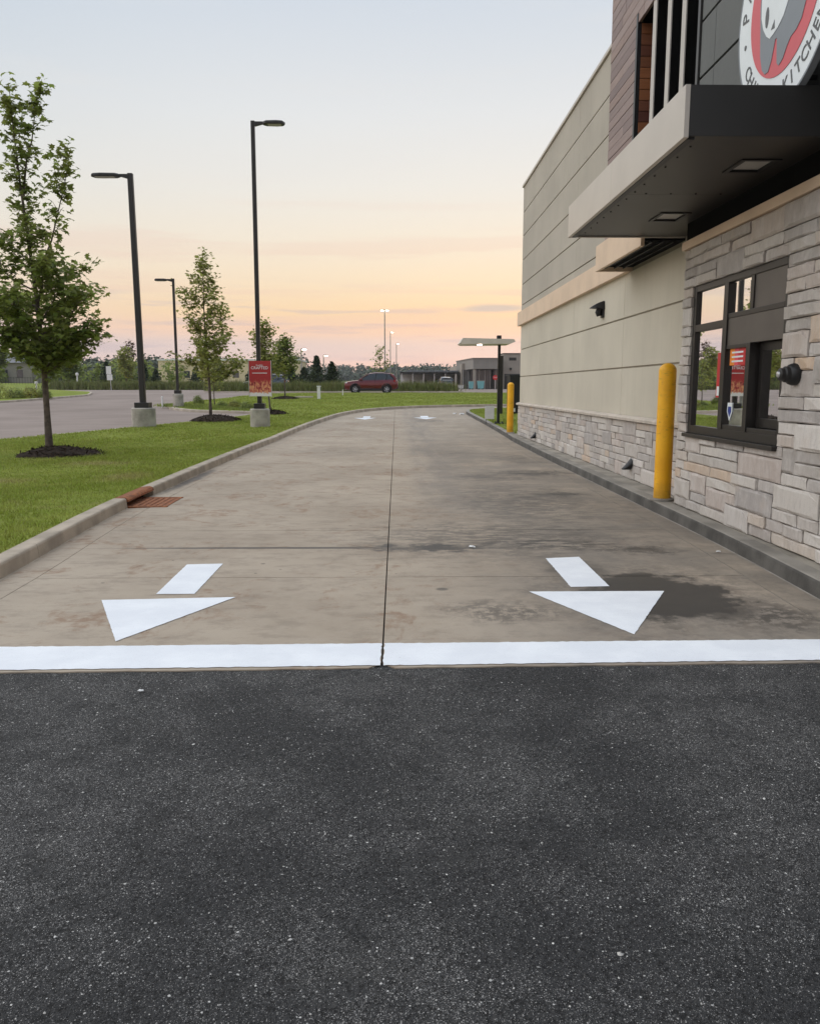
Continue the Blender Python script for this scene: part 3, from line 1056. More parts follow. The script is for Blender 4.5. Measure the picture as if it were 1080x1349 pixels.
# ------------------------------------------------------------------ road markings
def marking(name, polys, label, group=None, dz=0.004, jit=0.002):
    mb = MB()
    for poly in polys:
        pts = []
        n = len(poly)
        for i in range(n):
            a, b = poly[i], poly[(i + 1) % n]
            L = math.hypot(b[0] - a[0], b[1] - a[1])
            k = max(2, int(L / 0.03))
            for q in range(k):
                t = q / k
                j = jit if q else 0
                pts.append((a[0] + (b[0] - a[0]) * t + rnd.uniform(-j, j), a[1] + (b[1] - a[1]) * t + rnd.uniform(-j, j)))
        mb.add([(x, y, g(y) + dz) for x, y in pts], [tuple(range(len(pts)))])
    o = mb.build(name, M_PAINT)
    tag(o, label, 'road marking', group)
    return o


E0 = lambda x: EDGE(x) + 0.035
E1 = lambda x: 4.835 + 0.014 * x
marking('stop_line', [[(-2.93, E0(-2.93)), (-0.093, E0(-0.09)), (-0.093, E1(-0.09)), (-2.93, E1(-2.93))],
                      [(-0.077, E0(-0.08)), (2.83, E0(2.83)), (2.83, E1(2.83)), (-0.077, E1(-0.08))]],
        'wide white stop line painted across the end of the concrete lane', jit=0.005)
marking('lane_arrow', [[(-1.85, 7.12), (-1.54, 7.15), (-1.53, 6.07), (-1.82, 6.07)], [(-2.17, 5.9), (-1.2, 5.97), (-1.73, 4.90)]],
        'white arrow left of the centre joint, just behind the stop line', 'lane arrows')
marking('lane_arrow', [[(1.36, 7.33), (1.68, 7.39), (1.67, 6.26), (1.36, 6.24)], [(1.01, 6.1), (2.05, 6.1), (1.5, 4.99)]],
        'white arrow over the dark oil stain, right of the centre joint', 'lane arrows')
marking('lane_arrow', [[(-1.45, 36.6), (-1.14, 36.65), (-1.14, 35.6), (-1.45, 35.6)], [(-1.82, 35.45), (-0.86, 35.45), (-1.32, 34.3)]],
        'small far white arrow on the left half of the lane near the bend', 'lane arrows')
marking('lane_arrow', [[(1.06, 36.9), (1.4, 36.95), (1.4, 35.85), (1.06, 35.85)], [(0.74, 35.7), (1.75, 35.7), (1.25, 34.5)]],
        'small far white arrow on the right half of the lane near the bend', 'lane arrows')


# ------------------------------------------------------------------ storm drain
def storm_drain():
    p0 = Vector((*atL(s_in), 0))
    p1 = Vector((*atL(s_out), 0))
    ang = math.atan2(-(p1.x - p0.x), (p1.y - p0.y))
    root = empty('storm_drain', p0, ang)
    tag(root, 'rusty kerb inlet with iron hood and grate in the left kerb', 'storm drain')
    L = (p1 - p0).length
    # hood: iron plate over the kerb top, curling down at the lip
    rings = []
    prof = [(-0.19, 0.06), (-0.19, 0.118), (-0.05, 0.132), (-0.015, 0.122), (0.008, 0.10), (0.012, 0.075), (-0.012, 0.075), (-0.03, 0.095), (-0.06, 0.105), (-0.16, 0.09)]
    for k in range(9):
        yv = 0.008 + (L * 0.95 - 0.012) * k / 8
        rings.append([(x, yv, z + rnd.uniform(-0.003, 0.003)) for x, z in prof])
    MB().loft(rings).build('hood', M_RUST, root)
    # kerb remnant beside hood, set back throat and pit
    MB().box(-0.19, 0.0, L * 0.95, L - 0.006, -0.06, 0.122).build('kerb_end', M_CURB, root)
    MB().box(-0.19, -0.15, 0.01, L * 0.95, -0.35, 0.06).build('throat', M_BLACKM, root)
    MB().box(-0.15, 0.30, 0.012, 0.96, -0.36, -0.30).build('pit_floor', M_BLACKM, root)
    # iron grate in the gutter, tilted down to the throat
    gr = empty('grate', (0, 0, 0), 0, root)
    MB().bbox(-0.14, 0.50, 0.02, 0.09, -0.030, 0.012, 0.006).build('grate_frame', M_RUST, gr)
    MB().bbox(-0.14, 0.50, 0.90, 0.96, -0.030, 0.012, 0.006).build('grate_frame', M_RUST, gr)
    for k in range(8):
        x = -0.13 + k * 0.079
        MB().bbox(x, x + 0.064, 0.09, 0.90, -0.028, 0.008, 0.004).build('grate_bar', M_RUST, gr)
    # the cast concrete apron round the grate
    MB().box(-0.015, 0.274, 0.97, L - 0.008, -0.05, 0.0).build('apron', M_LANE, root)


storm_drain()


# ------------------------------------------------------------------ RESTAURANT BUILDING
bld = empty('restaurant_building', (3.72, 4.6, 0))
tag(bld, 'restaurant with stone base, sand stucco walls and dark canopy along the lane', 'building')
BO = Vector((3.72, 4.6, 0))


def bpart(mb, name, mat, parent=None, smooth=False):
    o = mb.build(name, mat, None, smooth=smooth)
    o.parent = parent or bld
    if parent is None:
        o.location = -BO
    return o


def bgroup(name):
    o = empty(name)
    o.parent = bld
    o.location = -BO
    return o


WX = 3.72          # stucco face
TX = 3.43          # tower and bay face
YF = 24.95         # far corner
YB = 10.05         # far end of the stone bay
YT = 13.42         # far end of the tower
# core walls
core = MB()
core.box(3.742, 4.1, YB, YF - 0.01, 0, 3.6)
core.box(3.743, 4.1, YT, YF - 0.012, 3.6, 7.28)
core.box(4.1, 20, YF - 0.26, YF - 0.014, 0, 7.28)
core.box(4.1, 20, 4.62, 4.86, 0, 7.28)
core.box(19.75, 20, 4.86, YF - 0.26, 0, 7.28)
core.box(4.1, 19.75, 4.86, YF - 0.26, 6.9, 7.0)
bpart(core, 'core_wall', M_GROOVE)
far = MB()
far.box(3.74, 19.9, YF - 0.006, YF + 0.03, 0.1, 7.28)
bpart(far, 'end_wall', M_STUC_LO)


def panels(gname, mat, zb, yb, x0, x1, gz, gy):
    grp = bgroup(gname)
    for i in range(len(zb) - 1):
        for j in range(len(yb) - 1):
            mb = MB().bbox(x0, x1, min(yb[j], yb[j + 1]) + gy, max(yb[j], yb[j + 1]) - gy, zb[i] + gz, zb[i + 1] - gz, 0.006)
            bpart(mb, 'panel', mat, grp)
    return grp


panels('lower_wall', M_STUC_LO, [1.09, 1.865, 2.66, 3.38], [YB + 0.01, 13.68, 17.51, 21.49, YF], WX, 3.80, 0.013, 0.004)
panels('upper_wall', M_STUC_UP, [3.755, 3.95, 4.54, 5.24, 5.92, 6.58, 7.30], [YT + 0.01, 17.5, 21.3, YF], WX, 3.80, 0.012, 0.004)
cap = MB()
for a, b in ((YT, 17.5), (17.5, 21.3), (21.3, YF + 0.04)):
    cap.bbox(3.68, 4.12, a + 0.003, b - 0.003, 7.295, 7.36, 0.008)
bpart(cap, 'parapet_cap', M_FASCIA)

# projecting band along the stucco wall
band_g = bgroup('wall_band')
for a, b in ((13.405, 16.3), (16.3, 20.4), (20.4, YF + 0.2)):
    bpart(MB().bbox(3.63, 3.80, a + 0.004, b - 0.004, 3.36, 3.75, 0.006), 'band_length', M_BAND, band_g)
# shelf awning at the foot of the tower
shelf = bgroup('shelf_awning')
AX, AY = 3.16, 13.40
bpart(MB().bbox(AX, AX + 0.05, 10.95, AY, 3.36, 3.75, 0.005), 'fascia', M_BAND, shelf)
bpart(MB().bbox(AX + 0.051, 3.76, AY - 0.05, AY, 3.362, 3.748, 0.004), 'fascia', M_BAND, shelf)
bpart(MB().box(AX + 0.051, 3.741, 10.96, AY - 0.051, 3.43, 3.745), 'deck', M_BLACKM, shelf)
for x in (3.30, 3.44, 3.58):
    bpart(MB().box(x, x + 0.016, 10.97, AY - 0.052, 3.405, 3.4295), 'slat', M_BLACK, shelf)

# ---- stones
def unit_stone(seed):
    """split-faced stone: a coarse uneven front grid with worn edges, about 40 triangles"""
    r = random.Random(seed)
    ny_, nz_ = 5, 4
    vs, fs = [], []
    for j in range(nz_):
        for i in range(ny_):
            y, z = -0.5 + i / (ny_ - 1), -0.5 + j / (nz_ - 1)
            edge = i in (0, ny_ - 1) or j in (0, nz_ - 1)
            x = -0.5 + (0.10 + r.uniform(0, 0.12) if edge else r.uniform(-0.10, 0.10))
            if edge:
                y += r.uniform(-0.006, 0.006) if i in (0, ny_ - 1) else 0
                z += r.uniform(-0.018, 0.018) if j in (0, nz_ - 1) else 0
            else:
                y = y * 1.35 if abs(y) < 0.3 else y * 1.5
                y = max(-0.44, min(0.44, y + r.uniform(-0.04, 0.04)))
                z = z * 2.3
            vs.append((x, y, z))
    for j in range(nz_ - 1):
        for i in range(ny_ - 1):
            q = j * ny_ + i
            fs.append((q, q + ny_, q + ny_ + 1, q + 1))
    rim = [i for i in range(ny_)] + [j * ny_ + ny_ - 1 for j in range(1, nz_)] + [(nz_ - 1) * ny_ + i for i in range(ny_ - 2, -1, -1)] + [j * ny_ for j in range(nz_ - 2, 0, -1)]
    b0 = len(vs)
    for q in rim:
        vs.append((0.5, vs[q][1], vs[q][2]))
    for k in range(len(rim)):
        k2 = (k + 1) % len(rim)
        fs.append((rim[k], rim[k2], b0 + k2, b0 + k))
    me = MB().add(vs, fs).mesh('stone')
    me.materials.append(M_STONE)
    return me


STONES = [unit_stone(i) for i in range(14)]


def ashlar(y0, y1, z0, z1, u, uy, seed, hole=None, lens=(2, 6), hts=(1, 1, 1, 2, 2, 3)):
    """random coursed ashlar: fills a grid of u-high rows with stones of one to three rows"""
    r = random.Random(seed)
    nz = int(round((z1 - z0) / u))
    ny = int(round((y1 - y0) / uy))
    u = (z1 - z0) / nz
    uy = (y1 - y0) / ny
    occ = [[False] * ny for _ in range(nz)]
    if hole:
        for i in range(nz):
            for j in range(ny):
                zc, yc = z0 + (i + 0.5) * u, y0 + (j + 0.5) * uy
                if hole[0] < yc < hole[1] and hole[2] < zc < hole[3]:
                    occ[i][j] = True
    out = []
    for i in range(nz):
        j = 0
        while j < ny:
            if occ[i][j]:
                j += 1
                continue
            h = r.choice(hts)
            Lr = r.randint(*lens) + (1 if h > 1 else 0)
            L = 0
            while L < Lr and j + L < ny and not occ[i][j + L]:
                L += 1
            rest = 0
            while j + L + rest < ny and not occ[i][j + L + rest] and rest < 2:
                rest += 1
            if rest == 1 and (j + L + 1 >= ny or occ[i][j + L + 1]):
                L += 1
            hh = 1
            while hh < h and i + hh < nz and all(not occ[i + hh][j + q] for q in range(L)):
                hh += 1
            for a in range(hh):
                for q in range(L):
                    occ[i + a][j + q] = True
            out.append((y0 + j * uy, y0 + (j + L) * uy, z0 + i * u, z0 + (i + hh) * u))
            j += L
    return out


def lay(parent, rects, face, depth, gap, seed, proud=0.014):
    r = random.Random(seed)
    for (a, b, c, d_) in rects:
        o = bpy.data.objects.new('stone', r.choice(STONES))
        COL.objects.link(o)
        o.parent = parent
        pr = r.uniform(-proud, proud)
        o.location = (face + depth / 2 + pr, (a + b) / 2, (c + d_) / 2)
        o.scale = (depth, ((b - a) - gap) * r.choice((-1, 1)), ((d_ - c) - gap) * r.choice((-1, 1)))
        if o.scale[1] * o.scale[2] < 0:
            o.scale[2] = -o.scale[2]


plinth = bgroup('stone_plinth')
bpart(MB().box(3.69, 3.741, YB, YF - 0.02, 0.08, 1.03), 'mortar_bed', M_MORTAR, plinth)
lay(plinth, ashlar(YB + 0.01, YF, 0.125, 1.02, 0.112, 0.12, 11, None, (2, 6), (1, 1, 1, 1, 2)), 3.665, 0.06, 0.007, 5, 0.010)
for a, b in ((YB + 0.01, 13.0), (13.0, 16.0), (16.0, 19.0), (19.0, 22.0), (22.0, YF + 0.03)):
    mb = MB()
    prof = [(3.62, 1.03), (3.615, 1.07), (3.63, 1.085), (3.715, 1.105), (3.715, 1.03)]
    mb.loft([[(x, a + 0.003, z) for x, z in prof], [(x, b - 0.003, z) for x, z in prof]])
    bpart(mb, 'cap_stone', M_CAPST, plinth)

# stone bay with the pick-up window
WY0, WY1, WZ0, WZ1 = 7.39, 9.75, 1.02, 2.70
bay = bgroup('stone_bay')
bb = MB()
bx0, bx1 = 3.475, 4.1
bb.box(bx0, bx1, 4.62, WY0, 0.08, 3.14)
bb.box(bx0, bx1, WY1, YB - 0.012, 0.08, 3.14)
bb.box(bx0, bx1, WY0, WY1, 0.08, WZ0)
bb.box(bx0, bx1, WY0, WY1, WZ1, 3.14)
bpart(bb, 'mortar_bed', M_MORTAR, bay)
rects = ashlar(WY0 - 23 * 0.118, WY1 + 3 * 0.118, 0.125, 0.125 + 27 * 0.1119, 0.1119, 0.118, 23, (WY0, WY1, WZ0, WZ1), (3, 7), (1, 1, 1, 1, 1, 2))
rects = [(a, min(b, YB), c, d_) for a, b, c, d_ in rects]
lay(bay, rects, TX - 0.004, 0.085, 0.008, 9, 0.014)
mb = MB()
mb.bbox(3.40, 3.76, 4.6, YB + 0.02, 3.15, 3.245, 0.006)
bpart(mb, 'cap_trim', M_BAND, bay)
bpart(MB().box(3.46, 3.80, 4.62, YB + 0.03, 3.246, 3.60), 'shaded_frieze', M_BLACKM, bay)  # dark metal strip, blackened further for canopy shade against the wall

# pick-up window
win = bgroup('pickup_window')
GX = 3.495
fr = MB()
fd0, fd1 = 3.462, 3.54
fr.bbox(fd0, fd1, WY0, WY0 + 0.06, WZ0, WZ1, 0.004)
fr.bbox(fd0, fd1, WY1 - 0.09, WY1, WZ0, WZ1, 0.004)
fr.bbox(fd0, fd1, WY0 + 0.061, WY1 - 0.091, WZ1 - 0.07, WZ1, 0.004)
fr.bbox(fd0, fd1, WY0 + 0.061, WY1 - 0.091, WZ0, WZ0 + 0.09, 0.004)
bpart(fr, 'frame', M_FRAME, win)
bpart(MB().bbox(3.395, 3.50, WY0 - 0.01, WY1 + 0.01, WZ0 - 0.045, WZ0 - 0.002, 0.004), 'sill', M_FRAME, win)
bpart(MB().bbox(3.452, 3.55, 8.72, 8.83, WZ0 + 0.091, WZ1 - 0.071, 0.004), 'mullion', M_FRAME, win)
bpart(MB().bbox(3.462, 3.54, 8.831, WY1 - 0.091, 2.18, 2.26, 0.004), 'transom', M_FRAME, win)
bpart(MB().bbox(3.462, 3.54, WY0 + 0.061, 8.719, 2.26, 2.31, 0.004), 'transom', M_FRAME, win)
bpart(MB().bbox(3.462, 3.54, 8.12, 8.19, 2.311, WZ1 - 0.071, 0.004), 'mullion', M_FRAME, win)
bpart(MB().box(3.475, 3.53, WY0 + 0.061, 8.119, 2.311, WZ1 - 0.071), 'spandrel', M_SPAND, win)
bpart(MB().box(3.470, 3.53, WY0 + 0.061, 8.719, 1.985, 2.259), 'spandrel', M_SPAND, win)
bpart(MB().bbox(3.448, 3.56, 8.10, 8.19, WZ0 + 0.091, 1.984, 0.004), 'mullion', M_FRAME, win)
bpart(MB().bbox(3.462, 3.54, 8.191, 8.719, WZ0 + 0.091, WZ0 + 0.14, 0.003), 'rail', M_FRAME, win)
bpart(MB().bbox(3.462, 3.54, 8.191, 8.719, 1.945, 1.984, 0.003), 'rail', M_FRAME, win)
# sliding sash set further back
sl = MB()
sl.bbox(3.545, 3.58, 7.46, 7.52, 1.16, 1.98, 0.003)
sl.bbox(3.545, 3.58, 8.02, 8.09, 1.16, 1.98, 0.003)
sl.bbox(3.545, 3.58, 7.521, 8.019, 1.90, 1.98, 0.003)
sl.bbox(3.545, 3.58, 7.521, 8.019, 1.16, 1.25, 0.003)
bpart(sl, 'sliding_sash', M_FRAME, win)
bpart(MB().bbox(3.46, 3.545, WY0 + 0.061, 8.099, WZ0 + 0.0905, WZ0 + 0.135, 0.004), 'counter', M_FRAME, win)
for (a, b, c, d_, x) in ((8.831, WY1 - 0.091, WZ0 + 0.091, 2.18, GX), (8.831, WY1 - 0.091, 2.261, WZ1 - 0.071, GX), (8.191, 8.719, 2.311, WZ1 - 0.071, GX),
                         (8.191, 8.719, WZ0 + 0.141, 1.944, GX), (7.521, 8.019, 1.251, 1.899, 3.56)):
    bpart(MB().box(x, x + 0.008, a, b, c, d_), 'pane', M_GLASS, win)
# dim kitchen behind the glass
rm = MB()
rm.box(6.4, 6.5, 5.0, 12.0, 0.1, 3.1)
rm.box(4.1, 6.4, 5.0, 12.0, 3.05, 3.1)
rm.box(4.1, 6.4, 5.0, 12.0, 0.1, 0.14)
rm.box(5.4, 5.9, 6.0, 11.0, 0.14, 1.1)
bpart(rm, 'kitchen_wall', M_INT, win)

# ---- tower above the bay
tw = bgroup('tower')
FX = 3.30          # tower face, overhanging the bay
TT = 8.8
OY0, OY1, OZ = 9.52, 11.99, 6.54
tc = MB()
tc.box(3.72, 4.1, 4.62, YT - 0.012, 3.6, TT)
tc.box(3.344, 3.72, 4.63, OY0, 3.6, TT - 0.01)
tc.box(3.344, 3.72, OY1, YT - 0.014, 3.6, TT - 0.01)
tc.box(3.344, 3.72, OY0, OY1, OZ, TT - 0.01)
bpart(tc, 'tower_core', M_BLACKM, tw)
tc2 = MB()
tc2.box(4.1, 9.0, 4.63, 4.8, 3.6, TT)
tc2.box(4.1, 9.0, YT - 0.2, YT - 0.013, 3.6, TT)
tc2.box(8.8, 9.0, 4.8, YT - 0.2, 3.6, TT)
tc2.box(4.1, 8.8, 4.8, YT - 0.2, TT - 0.2, TT - 0.1)
bpart(tc2, 'tower_side', M_GREYP, tw)
PH = 0.1415
z = 3.76
row = 0
while z < TT - 0.05:
    spans = []
    if z + PH <= OZ + 0.02:
        spans = [(OY1 + 0.045, YT)]
    else:
        cuts_ = [OY0 + 0.02]
        while cuts_[-1] < YT - 0.6:
            cuts_.append(min(YT, cuts_[-1] + rnd.uniform(0.9, 2.2)))
        if YT - cuts_[-1] < 0.6:
            cuts_[-1] = YT
        else:
            cuts_.append(YT)
        spans = list(zip(cuts_, cuts_[1:]))
    if len(spans) == 1 and row % 3 == 1:
        m_ = rnd.uniform(OY1 + 0.5, YT - 0.4)
        spans = [(OY1 + 0.045, m_), (m_, YT)]
    for a, b in spans:
        dx = rnd.uniform(-0.003, 0.003)
        bpart(MB().bbox(FX + dx, FX + 0.04, a + 0.0015, b - 0.0015, z + 0.004, z + PH - 0.004, 0.003), 'plank', M_WOOD, tw)
    # cedar lining on the far cheek of the opening
    if z + PH <= OZ + 0.02:
        bpart(MB().bbox(3.347, 3.715, OY1 - 0.03 + rnd.uniform(-0.002, 0.002), OY1 - 0.002, z + 0.004, z + PH - 0.004, 0.003), 'plank', M_WOODIN, tw)
    z += PH
    row += 1
bpart(MB().bbox(3.29, 3.347, OY1 - 0.03, OY1 + 0.044, 3.9, OZ + 0.03, 0.003), 'opening_trim', M_BLACK, tw)
bpart(MB().box(3.31, 3.344, OY0 + 0.02, OY1 + 0.044, OZ - 0.03, OZ + 0.012), 'opening_trim', M_BLACK, tw)
bpart(MB().box(3.705, 3.718, OY0, OY1 - 0.031, 3.6, OZ - 0.001), 'recess_back', M_BLACKM, tw)
for y in (11.20, 10.60, 10.06):
    f = bpart(MB().box(3.33, 3.704, y, y + 0.135, 3.91, OZ - 0.031), 'fin', M_BLACKM, tw)
    bpart(MB().box(3.315, 3.3295, y - 0.002, y + 0.137, 3.91, OZ - 0.031), 'fin_edge', M_FINE, tw)
bpart(MB().bbox(3.275, 3.36, OY0 - 0.05, OY0 + 0.019, 3.84, TT - 0.02, 0.004), 'corner_trim', M_CHAR, tw)
zz = [3.84, 4.28, 4.86, 5.44, 6.02, 6.60, 7.18, 7.76, TT]
yy = [OY0 - 0.052, 9.06, 7.7, 6.4, 5.4, 4.62]
for i in range(len(zz) - 1):
    for j in range(len(yy) - 1):
        bpart(MB().bbox(FX, 3.344, yy[j + 1] + 0.004, yy[j] - 0.004, zz[i] + 0.014, zz[i + 1] - 0.014, 0.004), 'panel', M_GREYP, tw)
bpart(MB().bbox(3.26, 9.05, 4.58, YT + 0.04, TT, TT + 0.08, 0.01), 'coping', M_CHAR, tw)

# ---- big canopy over the pick-up window
cn_ = bgroup('canopy')
CX, CY0, CY1, CZ0, CZ1 = 2.21, 6.63, 10.93, 3.45, 3.835
for a, b in ((CY0, 8.81), (8.81, CY1)):
    bpart(MB().bbox(CX, CX + 0.04, a + 0.002, b - 0.002, CZ0, CZ1, 0.003), 'fascia', M_FASCIA, cn_)
bpart(MB().bbox(CX + 0.041, 3.79, CY0 + 0.003, CY0 + 0.04, CZ0 + 0.012, CZ1 - 0.002, 0.003), 'end_panel', M_CHAR, cn_)
bpart(MB().bbox(CX + 0.041, 3.715, CY1 - 0.04, CY1 - 0.003, CZ0 + 0.002, CZ1 - 0.002, 0.003), 'end_panel', M_FASCIA, cn_)
bpart(MB().box(CX + 0.041, 3.45, CY0 + 0.041, CY1 - 0.041, CZ1 - 0.05, CZ1 - 0.012), 'top_deck', M_CHAR, cn_)
bpart(MB().bbox(CX + 0.041, CX + 0.10, CY0 + 0.041, CY1 - 0.041, CZ0 - 0.004, CZ0 + 0.03, 0.004), 'drip_edge', M_BLACK, cn_)
# soffit as separate sheets around the two recessed lamps
LX0, LX1 = 2.96, 3.26
ys_ = [CY0 + 0.041, 8.60, CY1 - 0.041]
lamps = ((7.30, 7.70), (9.46, 9.89))
for (a, b), (l0, l1) in zip(zip(ys_, ys_[1:]), lamps):
    sp_ = MB()
    sp_.box(CX + 0.101, LX0, a + 0.002, b - 0.002, CZ0 + 0.018, CZ0 + 0.03)
    sp_.box(LX1, 3.46 if b < 10 else 3.715, a + 0.002, min(b, 10.08) - 0.002, CZ0 + 0.018, CZ0 + 0.03)
    if b > 10.08:
        sp_.box(LX1, 3.715, 10.078, b - 0.002, CZ0 + 0.018, CZ0 + 0.03)
    sp_.box(LX0, LX1, a + 0.002, l0, CZ0 + 0.018, CZ0 + 0.03)
    sp_.box(LX0, LX1, l1, b - 0.002, CZ0 + 0.018, CZ0 + 0.03)
    bpart(sp_, 'soffit_panel', M_SOFFIT, cn_)
    lf = MB()
    lf.box(LX0 - 0.02, LX0 + 0.02, l0 - 0.02, l1 + 0.02, CZ0 + 0.006, CZ0 + 0.05)
    lf.box(LX1 - 0.02, LX1 + 0.02, l0 - 0.02, l1 + 0.02, CZ0 + 0.006, CZ0 + 0.05)
    lf.box(LX0 + 0.02, LX1 - 0.02, l0 - 0.02, l0 + 0.02, CZ0 + 0.006, CZ0 + 0.05)
    lf.box(LX0 + 0.02, LX1 - 0.02, l1 - 0.02, l1 + 0.02, CZ0 + 0.006, CZ0 + 0.05)
    bpart(lf, 'lamp_frame', M_BLACK, cn_)
    bpart(MB().box(LX0 + 0.02, LX1 - 0.02, l0 + 0.02, l1 - 0.02, CZ0 + 0.03, CZ0 + 0.045), 'lamp_lens', M_DIFF, cn_)
rv = MB()
for k in range(13):
    y = CY0 + 0.3 + k * 0.31
    rv.lathe([(0.010, 0), (0.009, -0.006), (0.004, -0.009)], 8, (CX + 0.16, y, CZ0 + 0.018))
for x in (2.5, 2.75, 3.0, 3.25):
    rv.lathe([(0.010, 0), (0.009, -0.006), (0.004, -0.009)], 8, (x, 8.55, CZ0 + 0.018))
o = bpart(rv, 'rivet_row', M_BLACK, cn_)

# ---- overflow nozzles at the foot of the plinth
for y, zc in ((12.72, 0.36), (21.6, 0.30)):
    mb = MB()
    n = 14
    rings = []
    for k, (dx, w_, h0, h1) in enumerate(((0.0, 0.085, -0.085, 0.10), (-0.05, 0.075, -0.085, 0.03), (-0.10, 0.06, -0.085, -0.03), (-0.13, 0.045, -0.085, -0.06))):
        rings.append([(3.655 + dx, y + w_ * math.cos(2 * math.pi * q / n), zc + (h0 + h1) / 2 + (h1 - h0) / 2 * math.sin(2 * math.pi * q / n)) for q in range(n)])
    mb.loft(rings)
    bpart(mb, 'overflow_nozzle', M_BLACK, smooth=True)

# ------------------------------------------------------------------ things on the building
# round emblem sign
SGN = (3.08, 6.97, 4.65)
sg = empty('round_sign', SGN)
sg.scale = (0.962, 0.962, 0.962)
sg.rotation_euler = Matrix(((0, 0, -1), (-1, 0, 0), (0, 1, 0))).to_euler()
tag(sg, 'big round sign with white lettered rim and red emblem above the canopy', 'sign')


def ring_mesh(r0, r1, z0, z1, n=96):
    mb = MB()
    vs, fs = [], []
    for k in range(n):
        a = 2 * math.pi * k / n
        c, s = math.cos(a), math.sin(a)
        vs += [(r0 * c, r0 * s, z0), (r1 * c, r1 * s, z0), (r1 * c, r1 * s, z1), (r0 * c, r0 * s, z1)]
    for k in range(n):
        b, d_ = 4 * k, 4 * ((k + 1) % n)
        for q in range(4):
            q2 = (q + 1) % 4
            fs.append((b + q, d_ + q, d_ + q2, b + q2))
    mb.add(vs, fs)
    return mb


def disc_mesh(r, z0, z1, n=96):
    return MB().prism([(r * math.cos(2 * math.pi * k / n), r * math.sin(2 * math.pi * k / n)) for k in range(n)], z0, z1)


disc_mesh(0.915, -0.05, 0.0).build('back_box', M_FASCIA, sg)
ring_mesh(0.90, 0.92, -0.052, 0.006).build('edge_trim', M_SGREY, sg)
disc_mesh(0.898, 0.001, 0.005).build('white_face', M_SWHITE, sg)
disc_mesh(0.64, 0.0055, 0.010).build('red_disc', M_SRED, sg)
grey = [(-0.44, 0.28), (-0.45, 0.05), (-0.42, -0.2), (-0.40, -0.36), (-0.35, -0.49), (-0.29, -0.545), (-0.22, -0.55), (-0.17, -0.48), (-0.14, -0.40), (-0.115, -0.33), (-0.085, -0.33),
        (-0.075, -0.43), (-0.06, -0.54), (-0.02, -0.57), (0.05, -0.54), (0.11, -0.47), (0.17, -0.42), (0.26, -0.40), (0.34, -0.35), (0.42, -0.2), (0.46, 0.0), (0.44, 0.28), (0.3, 0.44), (0, 0.5), (-0.3, 0.44)]
MB().prism(grey, 0.0105, 0.014).build('grey_shape', M_SGREY, sg)
wh = [(-0.42, 0.1), (-0.41, -0.05), (-0.36, -0.16), (-0.29, -0.24), (-0.22, -0.285), (-0.16, -0.275), (-0.07, -0.25), (0.02, -0.20), (0.12, -0.08), (0.17, 0.06), (0.14, 0.2), (0.0, 0.28), (-0.2, 0.3), (-0.36, 0.24)]
MB().prism(wh, 0.0145, 0.017).build('white_shape', M_SWHITE, sg)
MB().prism([(-0.20, -0.225), (-0.13, -0.235), (-0.14, -0.165)], 0.0175, 0.019).build('mark', M_SDARK, sg)
MB().prism([(-0.29 + 0.035 * math.cos(a * 0.5), -0.09 + 0.085 * math.sin(a * 0.5)) for a in range(13)], 0.0175, 0.019).build('mark', M_SDARK, sg)


def text_mesh(s, size, ext=0.002, align='CENTER'):
    cu = bpy.data.curves.new('lettering', 'FONT')
    cu.body = s
    cu.size = size
    cu.extrude = ext
    cu.resolution_u = 3
    cu.align_x = align
    cu.align_y = 'CENTER'
    o = bpy.data.objects.new('lettering', cu)
    COL.objects.link(o)
    dg_ = bpy.context.evaluated_depsgraph_get()
    dg_.update()
    me = bpy.data.meshes.new_from_object(o.evaluated_get(dg_))
    bpy.data.objects.remove(o)
    bpy.data.curves.remove(cu)
    return me


LETTERS = {}


def ring_text(s, a0, a1, r, size, top):
    n = len(s)
    for i, ch in enumerate(s):
        if ch == ' ':
            continue
        a = R(a0 + (a1 - a0) * i / (n - 1))
        if (ch, size) not in LETTERS:
            me = text_mesh(ch, size)
            me.materials.append(M_SDARK)
            LETTERS[(ch, size)] = me
        o = bpy.data.objects.new('letter', LETTERS[(ch, size)])
        COL.objects.link(o)
        o.parent = sg
        o.location = (r * math.cos(a), r * math.sin(a), 0.0075)
        o.rotation_euler = (0, 0, a - math.pi / 2 if top else a + math.pi / 2)


ring_text('PANDA EXPRESS', 173, 7, 0.765, 0.19, True)
ring_text('CHINESE KITCHEN', 212, 328, 0.775, 0.165, False)
for a in (192, 348):
    disc_mesh(0.022, 0.006, 0.009, 14).build('dot', M_SDARK, sg).location = (0.765 * math.cos(R(a)), 0.765 * math.sin(R(a)), 0)
for (u, v) in ((-0.5, -0.4), (0.5, -0.4), (-0.5, 0.4), (0.5, 0.4), (0.15, -0.72), (0.5, -0.70)):
    MB().tube([(u, v, -0.05), (u, v, -0.235)], 0.022, 8).build('standoff', M_BLACK, sg)

